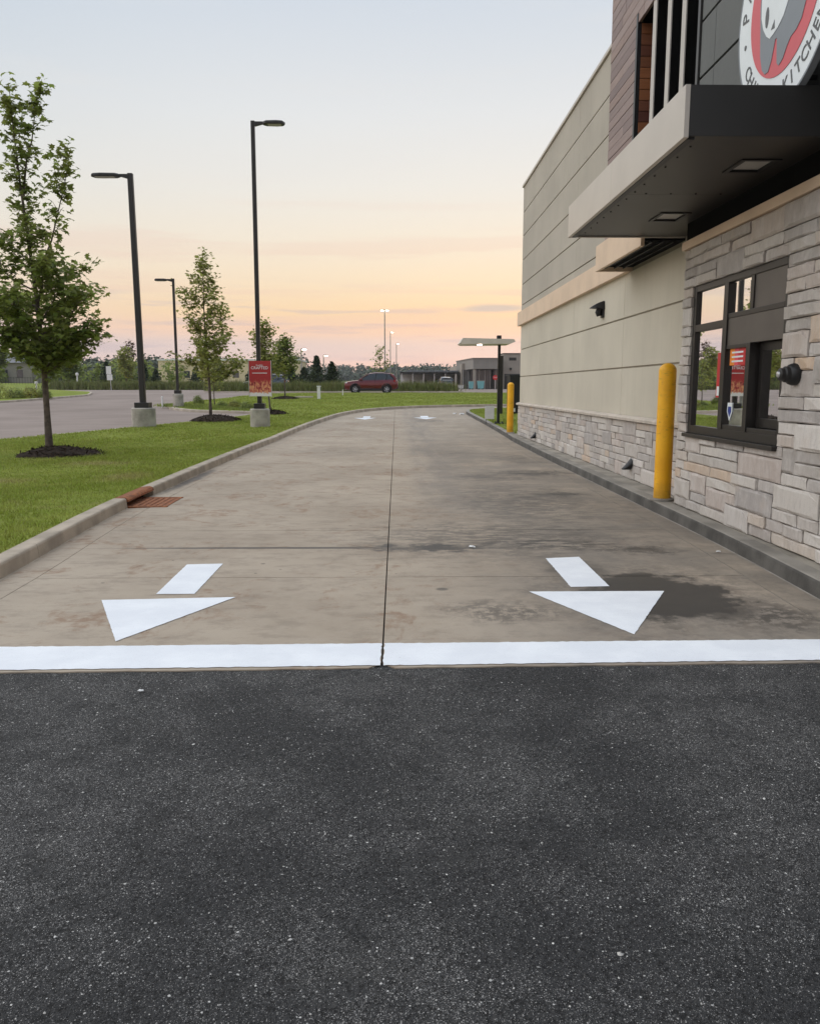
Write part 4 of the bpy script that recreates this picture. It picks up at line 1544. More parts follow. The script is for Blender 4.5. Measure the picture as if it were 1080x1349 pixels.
# wall lamp on the stucco
wl = empty('wall_lamp', (3.72, 15.04, 2.94))
wl.scale = (0.78, 0.78, 0.78)
tag(wl, 'black hooded lamp fixed high on the sand stucco wall', 'wall lamp')
hood = []
for k, (dx, w_, zt, zb) in enumerate(((0.0, 0.13, 0.16, -0.02), (-0.10, 0.13, 0.15, 0.0), (-0.2, 0.115, 0.10, 0.01), (-0.29, 0.08, 0.045, 0.012), (-0.32, 0.05, 0.02, 0.008))):
    hood.append([(dx, -w_, zb), (dx, w_, zb), (dx, w_ * 0.8, zt), (dx, -w_ * 0.8, zt)])
MB().loft(hood).build('hood', M_BLACK, wl)
MB().bbox(-0.05, 0.0, -0.10, 0.10, -0.20, 0.17, 0.01).build('back_plate', M_BLACK, wl)
MB().tube([(-0.09, 0, 0.0), (-0.12, 0, -0.08), (-0.10, 0, -0.16)], [0.07, 0.075, 0.055], 12).build('lamp_body', M_BLACK, wl, smooth=True)

rp = empty('red_reflection', (3.490, 8.93, 1.68))  # red panel stands in for the banner mirrored in the glass
tag(rp, 'narrow red strip added as a banner reflection at the right edge of the tall left window pane', 'poster')
MB().box(0, 0.003, -0.075, 0.075, -0.24, 0.24).build('sheet', M_SIGNRED, rp)
MB().box(-0.0015, -0.0005, -0.055, 0.055, -0.22, -0.12).build('white_patch', M_SWHITE, rp)

# round black device beside the window
rd = empty('wall_speaker', (3.425, 7.1, 1.66))
tag(rd, 'round black fixture on the stone pier right of the window', 'wall fixture')
n = 20
rings = []
for dx, r_ in ((0.012, 0.095), (-0.02, 0.095), (-0.05, 0.085), (-0.06, 0.07), (-0.09, 0.068), (-0.10, 0.055), (-0.13, 0.053), (-0.14, 0.03)):
    rings.append([(dx, r_ * math.cos(2 * math.pi * k / n), r_ * math.sin(2 * math.pi * k / n)) for k in range(n)])
MB().loft(rings).build('housing', M_BLACK, rd, smooth=True)
rings = [[(dx, r_ * math.cos(2 * math.pi * k / n), r_ * math.sin(2 * math.pi * k / n)) for k in range(n)] for dx, r_ in ((-0.1405, 0.028), (-0.15, 0.024), (-0.155, 0.01))]
MB().loft(rings).build('lens', M_RIM, rd, smooth=True)

# papers in the window
ps = empty('window_poster', (3.488, 8.48, 1.86))
tag(ps, 'small orange, pink and red poster stuck to the middle window pane', 'poster')
MB().box(0, 0.003, 0.07, 0.19, -0.085, 0.085).build('stripe', M_ORANGE, ps)
MB().box(0, 0.003, -0.02, 0.07, -0.085, 0.085).build('stripe', M_PINK, ps)
MB().box(0, 0.003, -0.19, -0.02, -0.085, 0.085).build('stripe', M_SIGNRED, ps)
for zc in (-0.045, 0.0, 0.045):
    MB().box(-0.0015, -0.0005, -0.14, 0.14, zc - 0.009, zc + 0.009).build('print', M_SWHITE, ps)
st = empty('window_sticker', (3.488, 8.60, 1.30))
tag(st, 'white and blue badge sticker low on the middle window pane', 'sticker')
MB().add([(0, 0.06, 0.09), (0, -0.06, 0.09), (0, -0.07, 0.0), (0, 0, -0.10), (0, 0.07, 0.0)], [(0, 1, 2, 3, 4)]).build('badge', M_SWHITE, st)
MB().add([(-0.002, 0.04, 0.05), (-0.002, -0.04, 0.05), (-0.002, -0.045, 0.0), (-0.002, 0, -0.06), (-0.002, 0.045, 0.0)], [(0, 1, 2, 3, 4)]).build('emblem', M_STBLUE, st)

# ------------------------------------------------------------------ bollards
def bollard(x, y, h, r, label):
    z0 = g(y) + 0.12
    root = empty('bollard', (x, y, z0))
    tag(root, label, 'bollard', 'yellow bollards')
    prof = [(r, -0.05), (r, h - r * 0.9)] + [(r * math.cos(R(a)), h - r * 0.9 + r * 0.9 * math.sin(R(a))) for a in range(10, 90, 10)] + [(0.006, h)]
    MB().lathe(prof, 32).build('sleeve', M_YEL, root, smooth=True)
    MB().lathe([(r + 0.05, 0.0), (r + 0.05, 0.018), (r + 0.03, 0.03), (r, 0.032)], 24, (0, 0, 0)).build('footing', M_CURBD, root)


bollard(3.395, 10.36, 1.73, 0.107, 'tall yellow bollard at the corner of the stone bay beside the window')
bollard(3.50, 25.35, 1.55, 0.10, 'yellow bollard at the far corner of the stucco wall')


# ------------------------------------------------------------------ parking lot lights
def light_pole(x, y, topz, conc_top, conc_r, pw, arm, label, lean=0.0):
    z0 = g(y) + 0.12
    root = empty('light_pole', (x, y, z0))
    tag(root, label, 'light pole', 'parking lot light poles')
    ch = conc_top - z0
    MB().lathe([(conc_r, -0.3), (conc_r, ch - 0.03), (conc_r - 0.03, ch)], 28).build('footing', M_FOOTC, root, smooth=True)
    MB().bbox(-pw * 1.25, pw * 1.25, -pw * 1.25, pw * 1.25, ch + 0.002, ch + 0.18, 0.02).build('base_cover', M_POLE, root)
    H = topz - z0
    h = pw / 2
    rings = []
    for k in range(5):
        zz_ = ch + 0.1 + (H - ch - 0.1) * k / 4
        s = h * (1 - 0.12 * k / 4)
        off = lean * k / 4
        b = s * 0.75
        rings.append([(off + a, c, zz_) for a, c in ((-s, -b), (-b, -s), (b, -s), (s, -b), (s, b), (b, s), (-b, s), (-s, b))])
    MB().loft(rings).build('pole', M_POLE, root)
    s = 1 if arm > 0 else -1
    L = abs(arm)
    hd = empty('lamp_head', (lean, 0, H), 0, root)
    # tapered arm and flat head
    MB().loft([[(s * h, -0.05, -0.16), (s * h, 0.05, -0.16), (s * h, 0.05, -0.02), (s * h, -0.05, -0.02)],
               [(s * 0.34, -0.05, -0.09), (s * 0.34, 0.05, -0.09), (s * 0.34, 0.05, -0.02), (s * 0.34, -0.05, -0.02)]]).build('arm', M_POLE, hd)
    poly = [(0.32, -0.07), (0.42, -0.16), (L * 0.75, -0.19), (L * 0.95, -0.14), (L, 0.0), (L * 0.95, 0.14), (L * 0.75, 0.19), (0.42, 0.16), (0.32, 0.07)]
    rings = []
    for zz_, k in ((-0.115, 0.90), (-0.095, 1.0), (-0.04, 1.0), (-0.01, 0.88)):
        cx = (0.32 + L) / 2
        rings.append([(s * (cx + (a - cx) * k), c * k, zz_) for a, c in poly])
    MB().loft(rings).build('housing', M_POLE, hd)
    MB().box(min(s * 0.5, s * L * 0.88), max(s * 0.5, s * L * 0.88), -0.13, 0.13, -0.122, -0.116).build('lens', M_DIFF, hd)
    return root


light_pole(-8.63, 28.36, 8.47, 0.86, 0.40, 0.19, -1.28, 'dark light pole on a wide footing right of the nearest maple, head to the left', -0.06)
light_pole(-4.66, 28.32, 10.1, 0.83, 0.335, 0.145, 1.05, 'tallest dark light pole, carrying the red banner, head to the right', 0.02)
light_pole(-11.34, 43.26, 7.02, 1.22, 0.27, 0.13, -0.95, 'smaller distant dark light pole on the shrub island', 0.0)

# red banner on the pole
bn = empty('banner_sign', (-4.6, 28.20, 1.25))
tag(bn, 'red banner with white heading and food picture on the light pole', 'banner')
MB().bbox(-0.365, 0.365, -0.04, -0.015, 0, 1.18, 0.004).build('panel', M_BANNER, bn)
fr_ = MB()
fr_.box(-0.385, -0.366, -0.045, -0.01, -0.02, 1.20)
fr_.box(0.366, 0.385, -0.045, -0.01, -0.02, 1.20)
fr_.build('side_rail', M_RIM, bn)
for zc in (0.08, 1.1):
    MB().box(-0.30, 0.30, -0.0145, 0.04, zc - 0.02, zc + 0.02).build('bracket', M_POLE, bn)
for s_, sz_, zc in (('CRAFTED', 0.135, 0.945), ('freshly', 0.085, 1.035)):
    me = text_mesh(s_, sz_, 0.001)
    o = link('lettering', me, M_SWHITE, bn, (-0.01, -0.042, zc))
    o.rotation_euler = (R(90), 0, 0)
MB().box(-0.26, 0.24, -0.0425, -0.041, 0.765, 0.785).build('rule', M_SWHITE, bn)


# ------------------------------------------------------------------ foliage
LEAF_MAPLE = [(0, 0), (0.18, 0.12), (0.50, 0.10), (0.32, 0.34), (0.42, 0.62), (0.16, 0.58), (0, 1.0), (-0.16, 0.58), (-0.42, 0.62), (-0.32, 0.34), (-0.50, 0.10), (-0.18, 0.12)]
LEAF_SIMPLE = [(0, 0), (0.32, 0.35), (0.22, 0.75), (0, 1.0), (-0.22, 0.75), (-0.32, 0.35)]
LEAF_DIA = [(0, 0), (0.4, 0.5), (0, 1.0), (-0.4, 0.5)]


def leaf_mesh(name, P, size, seed, shape, up=0.55, out=None):
    """one mesh of many small leaf faces at points P"""
    rs = np.random.RandomState(seed)
    P = np.asarray(P, float)
    n = len(P)
    nrm = rs.normal(0, 1, (n, 3))
    nrm[:, 2] = np.abs(nrm[:, 2]) + up * 2
    if out is not None:
        nrm += out * 0.8
    nrm /= np.linalg.norm(nrm, axis=1)[:, None]
    a = rs.normal(0, 1, (n, 3))
    a[:, 2] -= 0.4
    a -= nrm * (a * nrm).sum(1)[:, None]
    a /= np.linalg.norm(a, axis=1)[:, None]
    b = np.cross(nrm, a)
    s = size * rs.uniform(0.65, 1.3, n)
    sh = np.array(shape)
    k = len(sh)
    bend = -0.25 * (sh[:, 0] ** 2 * 2 + (sh[:, 1] - 0.4) ** 2)
    V = (P[:, None, :] + (b[:, None, :] * sh[None, :, 0:1] + a[:, None, :] * sh[None, :, 1:2] + nrm[:, None, :] * bend[None, :, None]) * s[:, None, None])
    me = bpy.data.meshes.new(name)
    me.vertices.add(n * k)
    me.vertices.foreach_set('co', V.reshape(-1))
    me.loops.add(n * k)
    me.loops.foreach_set('vertex_index', np.arange(n * k))
    me.polygons.add(n)
    me.polygons.foreach_set('loop_start', np.arange(n) * k)
    me.polygons.foreach_set('loop_total', np.full(n, k))
    me.update(calc_edges=True)
    return me


def broadleaf(name, x, y, label, H, trunk_r, c0, prof, nb, dens, leaf, mat, seed, shape=LEAF_SIMPLE, lean=(0, 0), extra=(), group=None, sag=0.0, spread=0.13, bark=None, cat='tree', dz=0.12, rise=(0.5, 0.95), warp=1.0):
    """tapered trunk, ascending limbs with side twigs, leaves clumped along the twigs"""
    r = random.Random(seed)
    rs = np.random.RandomState(seed)
    root = empty(name, (x, y, g(y) + dz))
    tag(root, label, cat, group)
    mb = MB()
    N = 9
    axis = []
    for k in range(N + 1):
        t = k / N
        axis.append(Vector((lean[0] * t ** 1.3 + 0.03 * math.sin(t * 7 + seed), lean[1] * t + 0.03 * math.cos(t * 6 + seed), H * t * 0.985)))

    def ax(h):
        t = min(0.999, max(0, h / (H * 0.985))) * N
        i = int(t)
        return axis[i].lerp(axis[i + 1], t - i)
    mb.tube(axis, [max(0.006, trunk_r * (1.25 if k == 0 else 1) * (1 - (k / N) ** 1.1 * 0.95)) for k in range(N + 1)], 10)
    pts = []

    def limb(p, dirv, L, r0, depth):
        segs = 5 if depth == 0 else 3
        path = [p.copy()]
        dv = dirv.normalized()
        for k in range(segs):
            dv = (dv + Vector((r.gauss(0, 0.12), r.gauss(0, 0.12), r.gauss(0.05 - sag, 0.08)))).normalized()
            path.append(path[-1] + dv * (L / segs))
        mb.tube(path, [max(0.003, r0 * (1 - 0.85 * k / segs)) for k in range(segs + 1)], 6 if depth == 0 else 4)
        cnt = int(L * dens)
        for _ in range(cnt):
            t = r.uniform(0.12 if depth == 0 else 0.05, 1.08) * segs
            i = min(segs - 1, int(t))
            q = path[i].lerp(path[i + 1], t - i)
            pts.append((q.x + r.gauss(0, spread), q.y + r.gauss(0, spread), q.z + r.gauss(-0.02, spread * 0.75)))
        if depth < 1:
            ntw = max(2, int(L * 4.2))
            for _ in range(ntw):
                t = r.uniform(0.25, 0.98) * segs
                i = min(segs - 1, int(t))
                q = path[i].lerp(path[i + 1], t - i)
                sd = (dv + Vector((r.gauss(0, 0.65), r.gauss(0, 0.65), r.gauss(0.1 - sag, 0.35)))).normalized()
                limb(q, sd, L * r.uniform(0.25, 0.5), r0 * 0.4, depth + 1)
    for k in range(nb):
        t = (k + r.uniform(-0.3, 0.3)) / nb
        t = min(0.97, max(0, t)) ** warp
        h = c0 + (H * 0.97 - c0) * t
        a = k * 2.399 + r.uniform(-0.5, 0.5)
        L = prof(t) * r.uniform(0.72, 1.15)
        el_ = r.uniform(*rise) + 0.25 * t
        limb(ax(h), Vector((math.cos(a) * math.cos(el_), math.sin(a) * math.cos(el_), math.sin(el_))), L, trunk_r * (0.34 - 0.2 * t), 0)
    # leader tip
    for k in range(int(dens * H * 0.12)):
        h = H * r.uniform(0.86, 1.0)
        q = ax(h)
        pts.append((q.x + r.gauss(0, spread * 0.9), q.y + r.gauss(0, spread * 0.9), q.z + r.gauss(0.03, spread)))
    for (h0, end, L2, nsub) in extra:
        p0 = ax(h0)
        p3 = Vector(end)
        path = [p0 + (p3 - p0) * (k / 7) + Vector((r.gauss(0, 0.03), r.gauss(0, 0.03), 0.10 * math.sin(math.pi * k / 7) * -1)) for k in range(8)]
        mb.tube(path, [trunk_r * 0.4 * (1 - 0.9 * k / 7) for k in range(8)], 6)
        for _ in range(int(dens * 0.9)):
            q = path[5].lerp(path[7], r.uniform(0, 1.1))
            pts.append((q.x + r.gauss(0, spread * 0.9), q.y + r.gauss(0, spread * 0.9), q.z + r.gauss(0, spread)))
        for k in range(nsub):
            t = r.uniform(0.25, 1.0) * 7
            i = min(6, int(t))
            q = path[i].lerp(path[i + 1], t - i)
            a = r.uniform(0, 6.28)
            limb(q, Vector((math.cos(a) * 0.7, math.sin(a) * 0.7, r.uniform(0.2, 0.9))), L2 * r.uniform(0.6, 1.2), 0.012, 1)
    mb.build('trunk', bark or M_BARK, root, smooth=True)
    link('crown', leaf_mesh('crown', pts, leaf, seed, shape), mat, root)
    return root


# near maple at the left edge: dense lower crown, thin upper leader and a second leader to the right
def prof1(t):
    if t < 0.28:
        return 1.36
    if t < 0.46:
        return 1.15 - (t - 0.28) * 3.6
    return 0.34


broadleaf('maple_tree', -7.48, 17.88, 'large young maple at the left edge of the lawn, nearest tree', 7.62, 0.072, 1.68, prof1, 52, 66, 0.135, M_LEAF1, 5, LEAF_MAPLE,
          lean=(-0.34, 0.0), extra=((3.2, (0.80, 0.0, 6.35), 0.34, 13), (5.3, (0.16, 0.1, 7.45), 0.28, 8)), group='young lawn maples', spread=0.10, rise=(0.12, 0.55), warp=1.6)
broadleaf('maple_tree', -7.23, 32.19, 'slim conical young maple between the two tall light poles', 6.45, 0.058, 1.35, lambda t: 1.28 * (1 - t) ** 0.75 + 0.20, 38, 50, 0.135, M_LEAF2, 13, LEAF_MAPLE,
          lean=(-0.10, 0), group='young lawn maples', spread=0.115, rise=(0.15, 0.6))
broadleaf('maple_tree', -5.57, 36.57, 'small young tree just behind the red banner', 4.0, 0.04, 1.5, lambda t: 0.95 * (1 - t) ** 0.6 + 0.14, 22, 60, 0.14, M_LEAF2, 21, LEAF_SIMPLE,
          lean=(-0.25, 0), group='young lawn maples', spread=0.13)
broadleaf('maple_tree', -7.46, 55.5, 'small darker young tree right of the red banner, by the far kerb', 4.05, 0.05, 1.3, lambda t: 1.25 * (1 - t) ** 0.6 + 0.16, 22, 46, 0.19, M_LEAF1, 33, LEAF_SIMPLE,
          lean=(0.1, 0), group='young lawn maples', spread=0.16)
broadleaf('young_tree', -10.05, 46.02, 'thin sparse sapling on the shrub island behind the conical maple', 2.9, 0.03, 0.7, lambda t: 0.9 * (1 - t) ** 0.5 + 0.1, 14, 22, 0.12, M_LEAF2, 41, LEAF_SIMPLE, spread=0.12, sag=0.15)


# mulch mounds
def mulch(x, y, rx, ry, h, label, ox=0.0, oy=0.0):
    n, m_ = 36, 7
    r = random.Random(int(x * 31 + y))
    vs = [(0, 0, h)]
    ph = r.uniform(0, 6)
    rad = [1 + 0.10 * math.sin(3 * (2 * math.pi * k / n) + ph) + r.uniform(-0.05, 0.05) for k in range(n)]
    for q in range(1, m_ + 1):
        f = q / m_
        for k in range(n):
            a = 2 * math.pi * k / n
            vs.append((ox * f + rx * f * rad[k] * math.cos(a), oy * f + ry * f * rad[k] * math.sin(a),
                       h * (1 - f * f) + (r.uniform(-0.018, 0.018) if q < m_ else -0.03)))
    fs = [(0, 1 + k, 1 + (k + 1) % n) for k in range(n)]
    for q in range(1, m_):
        for k in range(n):
            a0, a1 = 1 + (q - 1) * n + k, 1 + (q - 1) * n + (k + 1) % n
            fs.append((a0, 1 + q * n + k, 1 + q * n + (k + 1) % n, a1))
    mb = MB().add(vs, fs)
    # chips
    for _ in range(420):
        f = math.sqrt(r.random()) * 1.08
        a = r.uniform(0, 6.28)
        cx, cy = ox * f + rx * f * math.cos(a), oy * f + ry * f * math.sin(a)
        cz = h * (1 - f * f) + 0.008
        d1 = Vector((r.gauss(0, 1), r.gauss(0, 1), r.gauss(0, 0.6))).normalized() * r.uniform(0.03, 0.08)
        d2 = Vector((r.gauss(0, 1), r.gauss(0, 1), r.gauss(0, 0.5))).normalized() * 0.012
        c_ = Vector((cx, cy, cz))
        mb.add([c_ - d1 - d2, c_ + d1 - d2, c_ + d1 + d2, c_ - d1 + d2], [(0, 1, 2, 3)])
    o = mb.build('mulch_ring', M_MULCH, None, (x, y, g(y) + 0.125))
    tag(o, label, 'mulch', 'mulch rings')
    return o


mulch(-7.35, 17.75, 0.88, 0.95, 0.17, 'dark mulch mound under the nearest maple', 0.25, -0.15)
mulch(-7.1, 32.0, 0.95, 1.2, 0.20, 'dark mulch mound under the conical maple', 0.25, -0.2)
mulch(-5.35, 36.5, 0.55, 0.7, 0.16, 'dark mulch mound beside the banner footing')
mulch(-7.4, 55.4, 0.9, 1.2, 0.16, 'dark mulch mound by the far kerb under the darker tree')
MULCH = ((-7.25, 17.7, 0.95), (-7.0, 31.9, 1.15), (-5.35, 36.5, 0.65), (-7.4, 55.4, 1.1), (-8.63, 28.36, 0.42), (-4.66, 28.32, 0.36))


# shrubs
def shrub(x, y, r_, h, mat, label, seed, n=900, leaf=0.07, group=None):
    rs = np.random.RandomState(seed)
    root = empty('shrub', (x, y, g(y) + 0.12))
    tag(root, label, 'shrub', group)
    u = rs.normal(0, 1, (n, 3))
    u[:, 2] = np.abs(u[:, 2]) * 0.9
    u /= np.linalg.norm(u, axis=1)[:, None]
    lump = 1 + 0.15 * np.sin(u[:, 0] * 6 + seed) * np.cos(u[:, 1] * 5 + seed)
    rad = (0.55 + 0.45 * rs.random_sample(n) ** 0.5) * lump
    P = u * rad[:, None] * np.array([r_, r_, h])
    link('foliage', leaf_mesh('foliage', P, leaf, seed, LEAF_DIA, 0.3, u), mat, root)
    mb = MB()
    for k in range(7):
        a = k * 0.9
        mb.tube([(0, 0, -0.03), (0.3 * r_ * math.cos(a), 0.3 * r_ * math.sin(a), h * 0.35), (0.65 * r_ * math.cos(a), 0.65 * r_ * math.sin(a), h * 0.7)], [0.014, 0.01, 0.004], 5)
    mb.build('stem', M_BARK, root)


shrub(-11.0, 46.2, 0.36, 0.55, M_LEAF1, 'dark rounded shrub nearest the smaller light pole', 3, group='island shrubs')
shrub(-9.0, 43.0, 0.36, 0.32, M_LEAF1, 'low dark shrub just left of the yellow shrub', 4, group='island shrubs')
shrub(-8.15, 41.9, 0.42, 0.42, M_LEAF4, 'yellow-green shrub behind the conical maple trunk', 5, group='island shrubs')
shrub(-7.35, 40.7, 0.46, 0.40, M_LEAF1, 'wide dark shrub between the yellow shrub and the banner', 6, group='island shrubs')
for i, (x, y, r_, h, mt, lb) in enumerate(((-26.6, 56.0, 1.0, 1.15, M_LEAF2, 'large shrub at the left edge of the picture on the far island'),
                                           (-25.8, 56.6, 0.65, 0.8, M_LEAF1, 'second shrub from the left edge on the far island'),
                                           (-25.0, 57.2, 0.7, 0.85, M_LEAF4, 'bright yellow-green shrub left of the nearest maple trunk'),
                                           (-24.25, 57.6, 0.5, 0.8, M_LEAF1, 'small dark shrub touching the nearest maple trunk from the left'))):
    shrub(x, y, r_, h, mt, lb, 60 + i, 700, 0.11, 'far island shrubs')


# grass blades over the lawns
def inpoly(P, poly):
    poly = np.array(poly)
    x, y = P[:, 0], P[:, 1]
    c = np.zeros(len(P), bool)
    j = len(poly) - 1
    for i in range(len(poly)):
        xi, yi, xj, yj = *poly[i], *poly[j]
        cond = ((yi > y) != (yj > y)) & (x < (xj - xi) * (y - yi) / (yj - yi + 1e-12) + xi)
        c ^= cond
        j = i
    return c


def blades(poly, x0, x1, y0, y1, dens, h, wd, seed):
    rs = np.random.RandomState(seed)
    n = int((x1 - x0) * (y1 - y0) * dens)
    P = np.column_stack([rs.uniform(x0, x1, n), rs.uniform(y0, y1, n)])
    P = P[inpoly(P, poly)]
    for mx, my, mr in MULCH:
        P = P[(P[:, 0] - mx) ** 2 + (P[:, 1] - my) ** 2 > mr * mr * rs.uniform(0.75, 1.1, len(P))]
    n = len(P)
    gz = np.array([g(v) for v in P[:, 1]]) + 0.118
    a = rs.uniform(0, math.pi, n)
    hh = h * rs.uniform(0.5, 1.2, n) * (0.8 + 0.4 * np.sin(P[:, 0] * 1.3) * np.cos(P[:, 1] * 0.9))
    ww = wd * rs.uniform(0.7, 1.3, n)
    lx, ly = rs.normal(0, 0.5, n) * hh, rs.normal(0, 0.5, n) * hh
    V = np.zeros((n, 3, 3))
    V[:, 0] = np.column_stack([P[:, 0] - np.cos(a) * ww, P[:, 1] - np.sin(a) * ww, gz])
    V[:, 1] = np.column_stack([P[:, 0] + np.cos(a) * ww, P[:, 1] + np.sin(a) * ww, gz])
    V[:, 2] = np.column_stack([P[:, 0] + lx, P[:, 1] + ly, gz + hh])
    return V.reshape(-1, 3)


def tri_mesh(name, V):
    n = len(V) // 3
    me = bpy.data.meshes.new(name)
    me.vertices.add(n * 3)
    me.vertices.foreach_set('co', V.reshape(-1))
    me.loops.add(n * 3)
    me.loops.foreach_set('vertex_index', np.arange(n * 3))
    me.polygons.add(n)
    me.polygons.foreach_set('loop_start', np.arange(n) * 3)
    me.polygons.foreach_set('loop_total', np.full(n, 3))
    me.update(calc_edges=True)
    return me


VV = np.concatenate([blades(lawn_poly, -9.5, -3.3, 5.5, 14, 1500, 0.055, 0.006, 1), blades(lawn_poly, -12, -3.3, 14, 22, 900, 0.055, 0.008, 2),
                     blades(lawn_poly, -12, -3.0, 22, 34, 420, 0.055, 0.012, 3), blades(lawn_poly, -13, 12, 34, 70, 120, 0.06, 0.022, 4),
                     blades(right_lawn, 3.3, 9, 25.2, 43, 420, 0.055, 0.012, 5)])
gb = link('grass', tri_mesh('grass', VV), M_BLADE)
tag(gb, 'short mown grass on the lawns', 'grass', kind='stuff')


# tall grass and hedge masses
def tallgrass(name, path, width, h, n, mat, label, seed, cat, kind=None, dz=0.1, wd=0.03):
    rs = np.random.RandomState(seed)
    path = np.array(path)
    seg = np.linalg.norm(np.diff(path, axis=0), axis=1)
    cum = np.concatenate([[0], np.cumsum(seg)])
    s = rs.uniform(0, cum[-1], n)
    i = np.clip(np.searchsorted(cum, s) - 1, 0, len(seg) - 1)
    t = (s - cum[i]) / seg[i]
    P = path[i] + (path[i + 1] - path[i]) * t[:, None] + rs.normal(0, width * 0.38, (n, 2))
    lumps = 0.8 + 0.25 * np.sin(s * 3.1) * np.sin(s * 1.3 + 1) + 0.12 * np.sin(s * 7.7)
    hh = h * lumps * rs.uniform(0.45, 1.1, n)
    gz = np.array([g(v) for v in P[:, 1]]) + dz
    a = rs.uniform(0, math.pi, n)
    lx, ly = rs.normal(0, 0.28, n) * hh, rs.normal(0, 0.28, n) * hh
    V = np.zeros((n, 3, 3))
    V[:, 0] = np.column_stack([P[:, 0] - np.cos(a) * wd, P[:, 1] - np.sin(a) * wd, gz])
    V[:, 1] = np.column_stack([P[:, 0] + np.cos(a) * wd, P[:, 1] + np.sin(a) * wd, gz])
    V[:, 2] = np.column_stack([P[:, 0] + lx, P[:, 1] + ly, gz + hh])
    o = link(name, tri_mesh(name, V.reshape(-1, 3)), mat)
    tag(o, label, cat, kind=kind)
    return o


tallgrass('ornamental_grass', [(-17, 79.8), (-8, 79.4), (0, 79), (4.9, 79)], 1.6, 1.05, 26000, M_TALLG, 'clumped tall ornamental grass behind the red car', 8, 'grass', 'stuff')
tallgrass('ornamental_grass', [(-46, 112), (-30, 111), (-14, 110)], 1.8, 1.35, 26000, M_TALLG, 'long row of tall green grass beyond the parking lot', 9, 'grass', 'stuff', 0.0, 0.05)
# ground ivy round the island shrubs
tallgrass('ground_cover', [(-12.1, 45.2), (-10.5, 43.6), (-8.6, 41.6), (-7.0, 40.2)], 1.2, 0.16, 9000, M_LEAF1, 'low dark ground cover around the island shrubs', 10, 'ground cover', 'stuff', 0.11, 0.03)


# conifers and far trees
def conifer(x, y, H, rad, label, seed, mat=M_LEAF3, group=None, n=2600, leaf=0.26, dz=0.0):
    rs = np.random.RandomState(seed)
    root = empty('conifer', (x, y, g(y) + dz))
    tag(root, label, 'tree', group)
    t = rs.random_sample(n) ** 1.3
    tier = np.floor(t * 11) / 11
    rr = rad * (1 - t) ** 0.85 * (0.55 + 0.45 * ((t - tier) * 11 < 0.5)) * np.sqrt(rs.uniform(0.15, 1, n)) + 0.05
    a = rs.uniform(0, 6.283, n)
    lump = 1 + 0.35 * np.sin(a * 3 + seed + t * 9) + 0.2 * np.sin(a * 5 - t * 23)
    P = np.column_stack([np.cos(a) * rr * lump, np.sin(a) * rr * lump, 0.25 + t * (H - 0.25) - rr * 0.18])
    link('crown', leaf_mesh('crown', P, leaf, seed, LEAF_DIA, 0.1), mat, root)
    MB().tube([(0, 0, -0.05), (0, 0, H * 0.5), (0, 0, H)], [rad * 0.08, rad * 0.05, 0.01], 7).build('trunk', M_BARK, root)
    return root


GC = 'dark conifers beyond the road'
conifer(-9.05, 95, 3.85, 1.4, 'taller dark conifer left of the red car', 1, group=GC)
conifer(-7.35, 95.5, 3.2, 1.5, 'shorter dark conifer next to the red car bonnet', 2, group=GC)
conifer(-10.8, 98, 2.6, 1.5, 'low broad dark conifer left of the conifer pair', 3, group=GC)
conifer(-12.6, 100, 2.8, 1.6, 'dark conifer right of the far lit lamp', 4, group=GC)
conifer(-15.0, 102, 3.3, 1.7, 'dark conifer behind the slate car', 5, group=GC)
GD = 'trees beyond the tall grass'
conifer(-36.5, 121, 3.6, 1.25, 'dark conifer just right of the near left light pole', 11, group=GD)
conifer(-34.5, 120, 2.8, 1.0, 'second smaller conifer right of the near left light pole', 12, group=GD)
conifer(-29.0, 121, 3.2, 1.5, 'dark conifer at the foot of the smaller light pole', 13, group=GD)
conifer(-26.4, 122, 2.9, 1.4, 'dark conifer between the smaller light pole and the conical maple', 14, group=GD)
conifer(-45.0, 130, 4.2, 1.6, 'dark conifer left of the white street sign', 15, group=GD)
conifer(-20.5, 118, 3.0, 1.4, 'dark conifer behind the conical maple, right side', 16, group=GD)
broadleaf('leafy_tree', -40.0, 124, 'small round tree with a rust top near the street sign', 6.2, 0.09, 1.6, lambda t: 1.5 * (1 - t) ** 0.6 + 0.3, 16, 22, 0.40, M_LEAF2, 71, LEAF_DIA, group=GD, spread=0.3, dz=0.0)
broadleaf('leafy_tree', -40.2, 127, 'thin tree with rust coloured top above the street sign', 7.2, 0.07, 4.6, lambda t: 1.1 * (1 - t) ** 0.5 + 0.3, 12, 9, 0.34, M_LEAF5, 72, LEAF_DIA, group=GD, spread=0.2, dz=0.0)
broadleaf('leafy_tree', -1.82, 92, 'young open tree with dark leaves rising behind the red car', 5.0, 0.05, 1.4, lambda t: 1.35 * (1 - t) ** 0.45 + 0.2, 18, 9, 0.26, M_LEAF1, 73, LEAF_DIA, spread=0.14, dz=0.0, rise=(0.0, 0.35))
broadleaf('leafy_tree', -24.0, 112, 'leafy tree partly behind the conical maple', 4.2, 0.08, 1.0, lambda t: 1.4 * (1 - t) ** 0.5 + 0.3, 16, 22, 0.36, M_LEAF2, 74, LEAF_DIA, group=GD, spread=0.25, dz=0.0)
broadleaf('leafy_tree', -62.0, 128, 'dark broad tree far left behind the nearest maple', 7.5, 0.12, 1.6, lambda t: 2.6 * (1 - t) ** 0.5 + 0.4, 20, 22, 0.55, M_LEAF1, 75, LEAF_DIA, group=GD, spread=0.4, dz=0.0)
broadleaf('leafy_tree', -54.0, 138, 'dark broad tree far left, right of the nearest maple trunk', 6.5, 0.12, 1.4, lambda t: 2.4 * (1 - t) ** 0.5 + 0.4, 20, 22, 0.55, M_LEAF1, 76, LEAF_DIA, group=GD, spread=0.4, dz=0.0)


